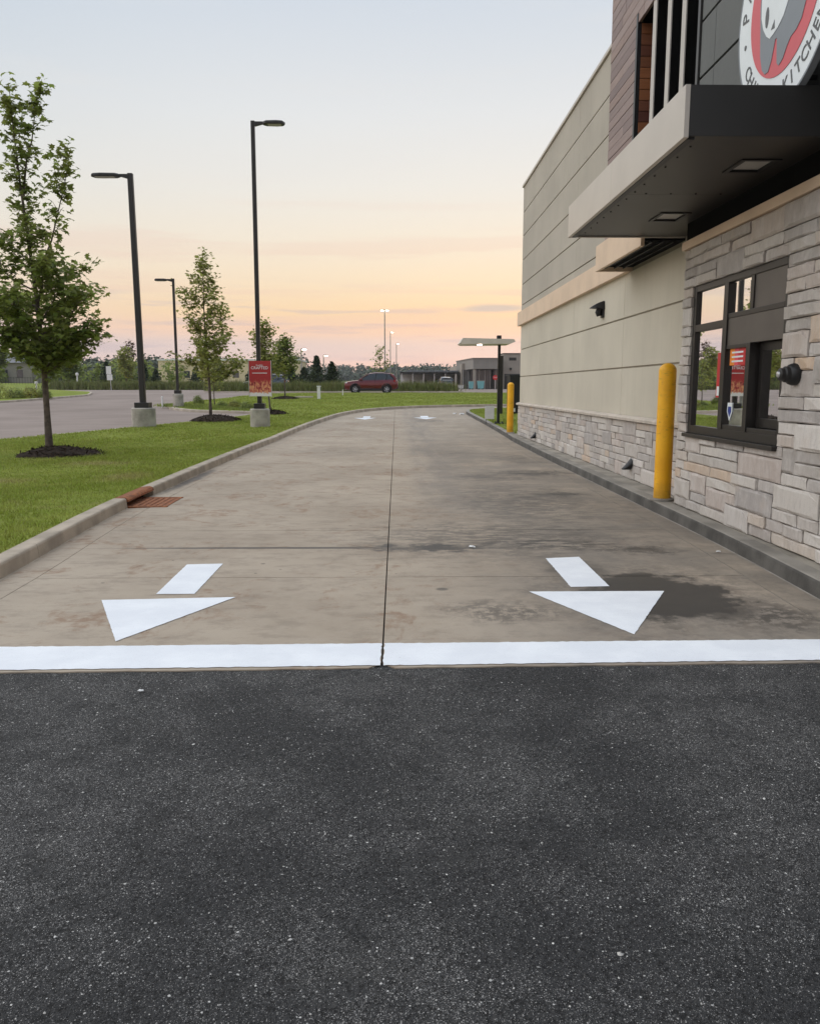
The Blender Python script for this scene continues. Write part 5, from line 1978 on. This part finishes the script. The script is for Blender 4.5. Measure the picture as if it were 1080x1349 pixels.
def woods(name, label, x0, x1, y0, y1, zf, hmin, hmax, n, per, leaf, seed, mat=None):
    rs = np.random.RandomState(seed)
    xs_ = rs.uniform(x0, x1, n)
    ys2 = rs.uniform(y0, y1, n)
    allP, allO = [], []
    for x, y in zip(xs_, ys2):
        H = rs.uniform(hmin, hmax)
        rr = H * rs.uniform(0.32, 0.55)
        u = rs.normal(0, 1, (per, 3))
        u /= np.linalg.norm(u, axis=1)[:, None]
        rad = 0.6 + 0.4 * rs.random_sample(per)
        P = u * rad[:, None] * np.array([rr, rr, H * 0.5])
        P[:, 0] *= 1 + 0.2 * np.sin(P[:, 2] * 2 + x)
        P += np.array([x, y, zf(y) + H * 0.5])
        allP.append(P)
        allO.append(u)
    o = link(name, leaf_mesh(name, np.concatenate(allP), leaf, seed, LEAF_DIA, 0.2, np.concatenate(allO)), mat or M_WOODS)
    tag(o, label, 'woods', kind='stuff')
    return o


woods('near_woods', 'wooded ridge behind the parking lot on the left', -330, -38, 250, 345, lambda y: 1 + (y - 235) * 0.06, 5.0, 8.5, 330, 130, 1.3, 5)
woods('far_woods', 'distant hazy wooded hills along the horizon', -400, 330, 560, 760, lambda y: 1 + (y - 520) * 0.045, 8, 13, 520, 90, 2.6, 6)
woods('left_woods', 'dark tree belt behind the grass bank', -200, -44, 165, 210, lambda y: 2.0, 4.0, 6.5, 90, 200, 0.8, 7, M_LEAF1)


# ------------------------------------------------------------------ vehicles
def wheel(parent, x, y, r=0.345, w_=0.22):
    wh_ = empty('wheel', (x, y, r), 0, parent)
    n = 28
    s = 1 if y > 0 else -1
    prof = [(r * 0.62, -w_ / 2), (r * 0.93, -w_ / 2), (r, -w_ / 2 + 0.03), (r, w_ / 2 - 0.03), (r * 0.93, w_ / 2), (r * 0.62, w_ / 2), (r * 0.62, -w_ / 2)]
    rings = [[(pr * math.cos(2 * math.pi * k / n), yy_, pr * math.sin(2 * math.pi * k / n)) for k in range(n)] for pr, yy_ in prof]
    MB().loft(rings, cap=False).build('tyre', M_TYRE, wh_, smooth=True)
    mb = MB()
    mb.tube([(0, s * 0.02, 0), (0, s * 0.085, 0)], 0.06, 14)
    for k in range(10):
        a = 2 * math.pi * (k // 2) / 5 + (0.16 if k % 2 else -0.16)
        c, sn = math.cos(a), math.sin(a)
        p0 = Vector((0.04 * c, s * 0.075, 0.04 * sn))
        p1 = Vector((r * 0.6 * c, s * 0.085, r * 0.6 * sn))
        mb.tube([p0, p1], [0.022, 0.018], 5)
    rr = []
    for pr, yy_ in ((r * 0.615, -0.02), (r * 0.615, s * 0.10), (r * 0.57, s * 0.095), (r * 0.57, -0.02)):
        rr.append([(pr * math.cos(2 * math.pi * k / n), yy_, pr * math.sin(2 * math.pi * k / n)) for k in range(n)])
    mb.loft(rr, cap=False)
    mb.build('rim', M_RIM, wh_, smooth=True)
    MB().tube([(0, -s * 0.02, 0), (0, s * 0.015, 0)], r * 0.60, 24).build('brake', M_BLACK, wh_)


def suv(x, y, rz, paint, label, roofk=1.0):
    root = empty('car', (x, y, g(y)), rz)
    root.scale = (1, 1, 1.06)
    tag(root, label, 'car')
    st = [(-2.29, 0.42, 0.74, 0.62), (-2.24, 0.32, 0.86, 0.76), (-2.08, 0.26, 0.93, 0.86), (-1.6, 0.24, 1.00, 0.915), (-0.98, 0.24, 1.06, 0.925), (0.0, 0.24, 1.07, 0.925),
          (1.1, 0.24, 1.10, 0.925), (1.75, 0.26, 1.12, 0.915), (2.08, 0.32, 1.12, 0.88), (2.24, 0.42, 1.06, 0.80), (2.30, 0.52, 0.92, 0.70)]
    rings = []
    for (xx, zb, zt, hw) in st:
        zm = zb + (zt - zb) * 0.45
        zs = zb + (zt - zb) * 0.80
        half = [(hw * 0.80, zb), (hw * 0.96, zb + 0.07), (hw, zm), (hw * 0.985, zs), (hw * 0.93, zt - 0.02), (hw * 0.78, zt), (hw * 0.35, zt + 0.015)]
        rings.append([(xx, -a, b) for a, b in half] + [(xx, a, b) for a, b in half[::-1]])
    MB().loft(rings).build('body', paint, root, smooth=True)
    # glasshouse
    gh = [(-1.05, 1.05, 1.07, 0.80, 0.78), (-0.62, 1.05, 1.34, 0.84, 0.70), (-0.18, 1.06, 1.56, 0.85, 0.64), (0.35, 1.07, 1.635, 0.85, 0.63), (1.0, 1.08, 1.63, 0.85, 0.62),
          (1.55, 1.10, 1.57, 0.84, 0.60), (1.88, 1.11, 1.42, 0.82, 0.60), (2.16, 1.11, 1.13, 0.79, 0.70)]
    rings = []
    for (xx, zb, zt, w0, w1) in gh:
        rings.append([(xx, -w0, zb), (xx, -(w0 + w1) / 2 - 0.015, (zb + zt) / 2), (xx, -w1, zt), (xx, w1, zt), (xx, (w0 + w1) / 2 + 0.015, (zb + zt) / 2), (xx, w0, zb)])
    MB().loft(rings).build('glasshouse', M_CGL, root)
    roof = []
    for (xx, zt, w1) in ((-0.30, 1.51, 0.665), (-0.10, 1.595, 0.655), (0.35, 1.655, 0.65), (1.0, 1.652, 0.64), (1.6, 1.585, 0.62), (1.98, 1.50, 0.60)):
        roof.append([(xx, -w1 - 0.012, zt - 0.03), (xx, -w1 + 0.05, zt + 0.012), (xx, 0, zt + 0.035), (xx, w1 - 0.05, zt + 0.012), (xx, w1 + 0.012, zt - 0.03)])
    MB().loft(roof).build('roof', paint, root, smooth=True)
    for s in (-1, 1):
        MB().tube([(-1.08, s * 0.83, 1.05), (-0.62, s * 0.775, 1.33), (-0.24, s * 0.68, 1.53)], 0.032, 6).build('pillar', paint, root)
        MB().tube([(0.30, s * 0.865, 1.08), (0.42, s * 0.76, 1.36), (0.45, s * 0.66, 1.62)], 0.024, 6).build('pillar', M_BLACK, root)
        MB().tube([(1.24, s * 0.86, 1.10), (1.38, s * 0.75, 1.36), (1.30, s * 0.65, 1.60)], 0.030, 6).build('pillar', M_BLACK, root)
        MB().tube([(2.14, s * 0.82, 1.10), (1.92, s * 0.74, 1.36), (1.66, s * 0.63, 1.56)], [0.11, 0.09, 0.05], 6).build('pillar', paint, root)
        MB().tube([(-0.05, s * 0.66, 1.64), (0.4, s * 0.655, 1.70), (1.3, s * 0.64, 1.69), (1.6, s * 0.625, 1.63)], 0.014, 5).build('roof_rail', M_BLACK, root)
        MB().bbox(-0.92, -0.72, s * 0.93 - 0.10, s * 0.93 + 0.10, 1.04, 1.17, 0.03).build('mirror', paint, root)
        # cladding: sill and arch trims
        MB().bbox(-1.02, 1.0, s * 0.915 - 0.025, s * 0.915 + 0.022, 0.225, 0.40, 0.01).build('sill_cladding', M_BLACK, root)
        for xc in (-1.36, 1.33):
            pts_ = [(xc + 0.425 * math.cos(R(a)), s * 0.905, 0.345 + 0.425 * math.sin(R(a))) for a in range(-12, 193, 12)]
            MB().tube(pts_, 0.045, 6).build('arch_trim', M_BLACK, root)
            n = 24
            MB().tube([(xc, s * 0.60, 0.345), (xc, s * 0.918, 0.345)], 0.40, 28).build('wheel_well', M_BLACKM, root)
        for xc in (-0.30, 0.72):
            MB().bbox(xc, xc + 0.19, s * 0.925 - 0.015, s * 0.925 + 0.022, 0.93, 0.965, 0.008).build('door_handle', paint, root)
        for xc in (-0.92, 0.34):
            MB().box(xc, xc + 0.009, s * 0.918 - 0.01, s * 0.918 + 0.010, 0.42, 1.05).build('door_seam', M_BLACKM, root)
        MB().loft([[(-2.235, s * 0.52, 0.80), (-2.235, s * 0.52, 0.88), (-2.20, s * 0.74, 0.89), (-2.20, s * 0.74, 0.82)], [(-2.26, s * 0.52, 0.80), (-2.24, s * 0.52, 0.885), (-2.02, s * 0.90, 0.90), (-2.05, s * 0.90, 0.83)]]).build('headlight', M_HEADL, root)
        MB().loft([[(2.16, s * 0.52, 0.92), (2.16, s * 0.52, 1.04), (1.94, s * 0.88, 1.06), (1.96, s * 0.88, 0.93)], [(2.31, s * 0.52, 0.90), (2.28, s * 0.52, 1.05), (2.02, s * 0.91, 1.07), (2.06, s * 0.91, 0.92)]]).build('tail_light', M_TAIL, root)
        for xc in (-1.36, 1.33):
            wheel(root, xc, s * 0.835)
    MB().bbox(-2.33, -2.10, -0.55, 0.55, 0.34, 0.62, 0.03).build('grille', M_BLACK, root)
    MB().bbox(2.10, 2.33, -0.62, 0.62, 0.36, 0.58, 0.03).build('rear_bumper', M_BLACK, root)
    MB().bbox(2.285, 2.312, -0.2, 0.2, 0.70, 0.82, 0.004).build('number_plate', M_WHITE, root)
    return root


suv(-2.16, 71.9, 0.0, M_REDP, 'dark red compact suv on the road beyond the lawn')
suv(6.9, 119, R(-84), M_BLUEP, 'dark car parked nose-in left of the store goods')
suv(-13.2, 84.5, 0.0, M_BLUEP, 'slate blue car partly hidden behind the red banner and tree')


# ------------------------------------------------------------------ right island: order point
sh = empty('order_shelter', (3.71, 29.81, g(29.81) + 0.12))
tag(sh, 'black post with a flat cream canopy slab on the grass island', 'order canopy')
MB().bbox(-0.16, 0.16, -0.16, 0.16, -0.02, 0.03, 0.006).build('base_plate', M_BLACK, sh)
for sx_ in (-1, 1):
    for sy_ in (-1, 1):
        MB().lathe([(0.022, 0.03), (0.022, 0.07), (0.01, 0.08)], 8, (sx_ * 0.12, sy_ * 0.12, 0)).build('bolt', M_BLACK, sh)
MB().bbox(-0.075, 0.015, -0.075, 0.075, 0.03, 3.09, 0.006).build('post', M_BLACK, sh)
MB().bbox(0.03, 0.115, -0.06, 0.06, 0.36, 2.42, 0.006).build('post_casing', M_CHAR, sh)
poly = [(-1.48, 0.0), (-1.38, 0.17), (0.40, 0.13), (0.46, 0.05), (0.28, -0.03), (-1.40, -0.045)]
cv = MB()
cv.loft([[(x, -0.65, 2.84 + z) for x, z in poly], [(x, 0.65, 2.84 + z) for x, z in poly]])
cv.build('canopy_slab', M_SHELT, sh)
MB().bbox(-0.12, 0.03, -0.12, 0.12, 2.985, 3.13, 0.006).build('post_cap', M_BLACK, sh)
MB().box(-0.86, -0.70, -0.55, -0.38, 2.765, 2.79).build('downlight', M_LITS, sh)

ws = empty('small_white_sign', (3.42, 30.3, g(30.3) + 0.12))
tag(ws, 'small blank white panel standing in the grass beside the black post', 'sign')
MB().bbox(-0.17, 0.17, -0.012, 0.012, 0.14, 0.62, 0.004).build('panel', M_WHITE, ws)
for s in (-0.12, 0.12):
    MB().tube([(s, 0.02, -0.05), (s, 0.02, 0.5)], 0.008, 6).build('stake', M_BLACK, ws)

mbd = empty('menu_board', (5.25, 36.4, g(36.4) + 0.12), R(20))
tag(mbd, 'dark menu board cabinet behind the far yellow bollard', 'menu board')
MB().bbox(-0.36, 0.36, -0.16, 0.16, 0.0, 1.66, 0.02).build('cabinet', M_BLACK, mbd)
MB().bbox(-0.30, 0.30, 0.161, 0.18, 0.45, 1.58, 0.006).build('screen', M_CGL, mbd)
MB().bbox(-0.40, 0.40, -0.18, 0.20, 1.662, 1.70, 0.01).build('hood', M_CHAR, mbd)
MB().box(-0.20, -0.10, -0.166, -0.161, 0.10, 0.26).build('label_plate', M_WHITE, mbd)

# ------------------------------------------------------------------ lawn furniture
up = empty('utility_post', (-5.13, 55.0, g(55.0) + 0.12))
tag(up, 'white square utility post standing on the far lawn', 'post')
MB().bbox(-0.10, 0.10, -0.10, 0.10, -0.05, 0.78, 0.01).build('post', M_WHITE, up)
MB().bbox(-0.13, 0.13, -0.13, 0.13, 0.782, 0.86, 0.015).build('cap', M_WHITE, up)
cs = MB().bbox(-0.62, 0.62, -0.25, 0.25, -0.02, 0.10, 0.03).build('concrete_pad', M_PALECURB, None, (-6.4, 57.5, g(57.5) + 0.12))
tag(cs, 'low pale concrete slab lying on the lawn left of the white post', 'slab')
mk = MB().lathe([(0.035, -0.05), (0.035, 0.42), (0.02, 0.45)], 10).build('marker_stake', M_WHITE, None, (-4.0, 62.0, g(62) + 0.12))
tag(mk, 'tiny white marker stake in front of the red car', 'stake')
pk = MB().lathe([(0.05, -0.05), (0.05, 0.5), (0.03, 0.53)], 10).build('marker_stake', M_WHITE, None, (-12.35, 43.9, g(43.9) + 0.12))
tag(pk, 'thin pale stake at the tip of the shrub island', 'stake')


# litter
def litter(x, y, s, seed, label, dz=0.004):
    r = random.Random(seed)
    bm = bmesh.new()
    bmesh.ops.create_icosphere(bm, subdivisions=2, radius=s)
    for v in bm.verts:
        k = r.uniform(0.55, 1.2)
        v.co = Vector((v.co.x * k * 1.3, v.co.y * k, max(0, v.co.z) * k * 0.6))
    me = bpy.data.meshes.new('litter')
    bm.to_mesh(me)
    bm.free()
    o = link('crumpled_paper', me, M_WHITE, None, (x, y, g(y) + dz))
    tag(o, label, 'litter')


litter(0.73, 7.87, 0.028, 1, 'small crumpled white paper on the dark stain in the lane')
litter(3.02, 38.2, 0.11, 2, 'white litter in the gutter by the island bend')
litter(2.72, 38.6, 0.09, 4, 'smaller grey litter left of the white litter at the bend')
litter(-1.32, 4.06, 0.012, 3, 'tiny scrap of pale paper on the new asphalt, left')
litter(3.05, 7.6, 0.02, 6, 'tiny pale scrap near the right kerb')

# loose stone chips on the new asphalt
rs = np.random.RandomState(12)
n = 2600
P = np.column_stack([rs.uniform(-2.6, 2.6, n), rs.uniform(1.2, 4.25, n), np.full(n, -0.006)])
dens_ = np.sin(P[:, 0] * 2.1 + 1) * np.cos(P[:, 1] * 2.7 + P[:, 0]) + rs.normal(0, 0.6, n)
P = P[dens_ > 0.1]
n = len(P)
base_v = np.array([(0, 0, 0.75), (1, 0, 0), (0.3, 0.85, 0.1), (-0.8, 0.55, 0.05), (-0.75, -0.6, 0.1), (0.35, -0.8, 0.05)])
sz = rs.lognormal(-5.75, 0.32, n)
an = rs.uniform(0, 6.28, n)
V = base_v[None] * sz[:, None, None] * rs.uniform(0.6, 1.3, (n, 6, 1))
ca, sa = np.cos(an)[:, None], np.sin(an)[:, None]
X = V[:, :, 0] * ca - V[:, :, 1] * sa
Y = V[:, :, 0] * sa + V[:, :, 1] * ca
V = np.stack([X, Y, V[:, :, 2]], 2) + P[:, None, :]
me = bpy.data.meshes.new('stone_chips')
F = []
for k in range(n):
    for q in range(5):
        F.append((6 * k, 6 * k + 1 + q, 6 * k + 1 + (q + 1) % 5))
me.from_pydata(V.reshape(-1, 3).tolist(), [], F)
M_CHIP, t_, p_ = newmat('stone_chip')
ri = t_.n('ShaderNodeNewGeometry').outputs['Random Per Island']
t_.put(p_.inputs['Base Color'], t_.ramp(ri, [(0, (0.10, 0.10, 0.10)), (0.4, (0.30, 0.29, 0.27)), (0.75, (0.52, 0.50, 0.46)), (1, (0.70, 0.68, 0.64))]))
p_.inputs['Roughness'].default_value = 0.8
ch = link('stone_chips', me, M_CHIP)
tag(ch, 'loose pale stone chips scattered over the new asphalt', 'gravel', kind='stuff')


# ------------------------------------------------------------------ far buildings and lamps
store = empty('store_building', (15.3, 132, g(132)))
tag(store, 'low grey store with dark entrance canopy far right of the lane', 'building')


def sp(mb, name, mat):
    return mb.build(name, mat, store)


sp(MB().box(-4.9, 22, 0.0, 30, 0, 4.0), 'wall', M_STORE2)
# entrance block with overhanging fascia
EP = [(-3.74, -7), (0.5, -7), (0.5, 8), (-5.2, 8)]
sp(MB().prism(EP, 3.0, 4.55), 'entrance_fascia', M_STORE)
sp(MB().prism([(x + (0.12 if x > 0 else -0.12), y + (0.12 if y > 0 else -0.12)) for x, y in EP], 4.552, 4.64), 'roof_edge', M_STORE2)
sp(MB().bbox(1.0, 14, -5.0, -0.1, 0.0, 5.3, 0.02), 'side_block', M_STORE2)
sp(MB().bbox(0.9, 14.1, -5.1, 0.0, 5.302, 5.42, 0.02), 'roof_edge', M_CHAR)
for k in range(6):
    x = -3.4 + k * 0.72
    sp(MB().box(x, x + 0.03, -7.015, -7.001, 3.05, 4.5), 'panel_seam', M_STORE2)
for x in (-3.5, 0.2):
    sp(MB().bbox(x - 0.2, x + 0.2, -6.8, -6.3, 0, 2.995, 0.02), 'column', M_STORE2)
sp(MB().box(-5.0, 0.45, -2.2, -2.0, 0.0, 2.99), 'shopfront', M_STOREG)
for k in range(7):
    x = -4.9 + k * 0.85
    sp(MB().box(x, x + 0.06, -2.26, -2.201, 0.0, 2.95), 'window_bar', M_RIM)
for x in (2.0, 4.2):
    sp(MB().bbox(x, x + 0.3, -5.25, -5.001, 2.9, 3.2, 0.02), 'wall_light', M_BLACK)
sp(MB().box(1.9, 3.0, -5.015, -5.001, 4.3, 4.75), 'wall_lettering', M_CHAR)
sp(MB().box(1.2, 3.6, -5.015, -5.001, 0.0, 2.3), 'door', M_CHAR)
# long low garden canopy to the left
gcan = empty('garden_canopy', (3.5, 138, g(138)))
tag(gcan, 'long low dark open canopy left of the grey store', 'canopy')
MB().bbox(-2.9, 6.7, -4, 6, 2.42, 2.72, 0.03).build('roof', M_CHAR, gcan)
MB().bbox(-1.6, 6.6, -2, 6, 2.722, 2.95, 0.03).build('roof', M_ROOFG, gcan)
for k in range(6):
    x = -2.6 + k * 1.75
    MB().bbox(x - 0.07, x + 0.07, -3.8, -3.65, 0, 2.42, 0.01).build('column', M_RIM, gcan)
MB().box(-2.8, 6.6, 5.0, 5.2, 0, 2.4).build('back_wall', M_WHITE, gcan)
for k in range(14):
    x = -2.6 + k * 0.62
    a_, b_ = rnd.uniform(-3, 1), rnd.uniform(0.5, 1.6)
    MB().bbox(x, x + 0.45, a_, a_ + 1.2, 0, b_, 0.05).build('display', (M_WHITE, M_CHAR, M_STORE2, M_STOREG, M_LEAF1)[k % 5], gcan)
# goods in front of the store
for k, (x, w_, h_, mt, lb, ct) in enumerate(((10.9, 0.7, 1.15, M_TEAL, 'pale teal bin left of the store entrance', 'bin'), (12.3, 1.0, 1.2, M_TEAL, 'wide pale teal bin in front of the store entrance', 'bin'),
                                          (8.0, 0.9, 0.7, M_PINK, 'pinkish display cart at the far left of the storefront', 'cart'), (9.4, 0.8, 0.6, M_WHITE, 'white display cart beside the teal bin', 'cart'),
                                          (6.6, 0.9, 0.8, M_STORE2, 'grey display cart under the low canopy', 'cart'))):
    r_ = empty('display_cart' if ct == 'cart' else 'store_bin', (x, 121, g(121)))
    tag(r_, lb, ct, 'goods along the storefront')
    MB().loft([[(-w_ / 2 * 0.8, -0.3, 0.1), (w_ / 2 * 0.8, -0.3, 0.1), (w_ / 2 * 0.8, 0.3, 0.1), (-w_ / 2 * 0.8, 0.3, 0.1)], [(-w_ / 2, -0.4, h_), (w_ / 2, -0.4, h_), (w_ / 2, 0.4, h_), (-w_ / 2, 0.4, h_)]]).build('body', mt, r_)
    MB().bbox(-w_ / 2 - 0.03, w_ / 2 + 0.03, -0.43, 0.43, h_ + 0.002, h_ + 0.07, 0.02).build('lid', M_STORE2, r_)
    for q in (-1, 1):
        MB().tube([(q * w_ * 0.3, -0.33, 0.08), (q * w_ * 0.3, 0.33, 0.08)], 0.08, 10).build('wheel', M_TYRE, r_)
ss = empty('stop_sign', (13.35, 112, g(112)))
tag(ss, 'small red octagonal sign on a post before the store', 'sign')
MB().tube([(0, 0.03, 0), (0, 0.03, 2.0)], 0.035, 8).build('post', M_RIM, ss)
oc = [(0.36 * math.cos(R(22.5 + 45 * k)), 0.36 * math.sin(R(22.5 + 45 * k))) for k in range(8)]
MB().add([(a, -0.01, 1.65 + b) for a, b in oc] + [(a, 0.01, 1.65 + b) for a, b in oc], [tuple(range(8)), tuple(range(15, 7, -1))] + [(k, (k + 1) % 8, 8 + (k + 1) % 8, 8 + k) for k in range(8)]).build('plate', M_SIGNRED, ss)
me = text_mesh('STOP', 0.22, 0.001)
o = link('lettering', me, M_SWHITE, ss, (0, -0.013, 1.65))
o.rotation_euler = (R(90), 0, 0)

# far lit lamps
for i, (x, y, H, lb, tw_) in enumerate(((-2.25, 165, 15.2, 'tallest far pole with two lit lamps behind the red car', 2), (-1.6, 230, 15.2, 'second far lit lamp pole, right of the tallest', 1),
                                        (0.05, 235, 12.4, 'far lit lamp pole right of the young open tree', 1), (-14.3, 126, 6.0, 'pale lit lamp pole left of the dark conifers', 1),
                                        (-13.9, 160, 6.3, 'far lit lamp pole just right of the pale one', 1))):
    r_ = empty('far_lamp', (x, y, g(y)))
    tag(r_, lb, 'lamp post', 'far lit lamps')
    MB().tube([(0, 0, 0), (0, 0, H)], [0.14, 0.10], 8).build('pole', M_FOOTC, r_)
    for s in ((-1, 1) if tw_ == 2 else (1,)):
        MB().bbox(min(0.05 * s, 0.8 * s), max(0.05 * s, 0.8 * s), -0.18, 0.18, H - 0.02, H + 0.12, 0.03).build('lamp_head', M_POLE, r_)
        MB().box(min(0.2 * s, 0.75 * s), max(0.2 * s, 0.75 * s), -0.19, 0.15, H - 0.16, H - 0.03).build('lamp_glow', M_LIT, r_)

# far left: long cream building, grey house, fence, street sign, bollard lights
cb_ = empty('warehouse', (-46, 190, 2.3))
tag(cb_, 'long cream flat-roofed building behind the conifers', 'building')
MB().box(-8, 24, 0, 14, 0, 5.2).build('wall', M_CREAM, cb_)
MB().bbox(-8.2, 24.2, -0.2, 14.2, 5.2, 5.6, 0.05).build('roof_edge', M_WHITE, cb_)
for k in range(8):
    MB().box(-6 + k * 3.7, -4.6 + k * 3.7, -0.05, -0.01, 1.4, 2.9).build('window', M_STOREG, cb_)
gh_ = empty('grey_house', (-78, 168, 2.2))
tag(gh_, 'grey house half hidden behind the nearest maple', 'building')
MB().box(-5, 5, 0, 8, 0, 4.2).build('wall', M_STORE, gh_)
MB().loft([[(-5.5, -0.5, 4.2), (5.5, -0.5, 4.2), (5.5, 8.5, 4.2), (-5.5, 8.5, 4.2)], [(-5.5, 3.9, 6.4), (5.5, 3.9, 6.4), (5.5, 4.1, 6.4), (-5.5, 4.1, 6.4)]]).build('roof', M_ROOFG, gh_)
for k in range(3):
    MB().box(-4 + k * 3, -2.8 + k * 3, -0.06, -0.01, 1.2, 2.8).build('window', M_STOREG, gh_)
fn = empty('metal_fence', (-58, 150, 2.05))
tag(fn, 'dark low rail fence along the grass bank', 'fence')
for zc in (0.25, 1.15):
    MB().box(-16, 8, -0.02, 0.02, zc, zc + 0.05).build('rail', M_BLACK, fn)
for k in range(49):
    MB().box(-16 + k * 0.5, -15.96 + k * 0.5, -0.015, 0.015, 0, 1.3).build('picket', M_BLACK, fn)
sn = empty('street_sign', (-36.3, 106, g(106)))
tag(sn, 'white double panel street sign on a post beyond the lot', 'sign')
MB().tube([(0.1, 0.05, 0), (0, 0.05, 3.0)], 0.05, 8).build('post', M_RIM, sn)
MB().bbox(-0.42, 0.22, -0.02, 0.02, 2.0, 3.0, 0.01).build('panel', M_WHITE, sn)
MB().bbox(-0.36, 0.34, -0.03, 0.0, 1.25, 1.97, 0.01).build('panel', M_WHITE, sn)
for i, (x, y, h_, lb) in enumerate(((-46.5, 122, 2.4, 'slim white lamp post right of the nearest maple trunk'), (-52.5, 122, 1.2, 'short white post behind the nearest maple trunk'))):
    o = MB().lathe([(0.12, -0.05), (0.10, h_ - 0.4), (0.22, h_ - 0.38), (0.22, h_ - 0.08), (0.08, h_)], 12).build('white_post', M_WHITE, None, (x, y, g(y)))
    tag(o, lb, 'post')

# ------------------------------------------------------------------ evening haze
hzb = MB().box(-480, 480, -70, 860, -1.2, 40).build('haze', None)
hzb['kind'] = 'stuff'
hm = bpy.data.materials.new('haze')
hm.use_nodes = True
hm.node_tree.nodes.clear()
ho = hm.node_tree.nodes.new('ShaderNodeOutputMaterial')
hv = hm.node_tree.nodes.new('ShaderNodeVolumePrincipled')
hv.inputs['Color'].default_value = (0.95, 0.97, 1.0, 1)
hv.inputs['Density'].default_value = 0.00020
hm.node_tree.links.new(hv.outputs[0], ho.inputs['Volume'])
hzb.data.materials.append(hm)
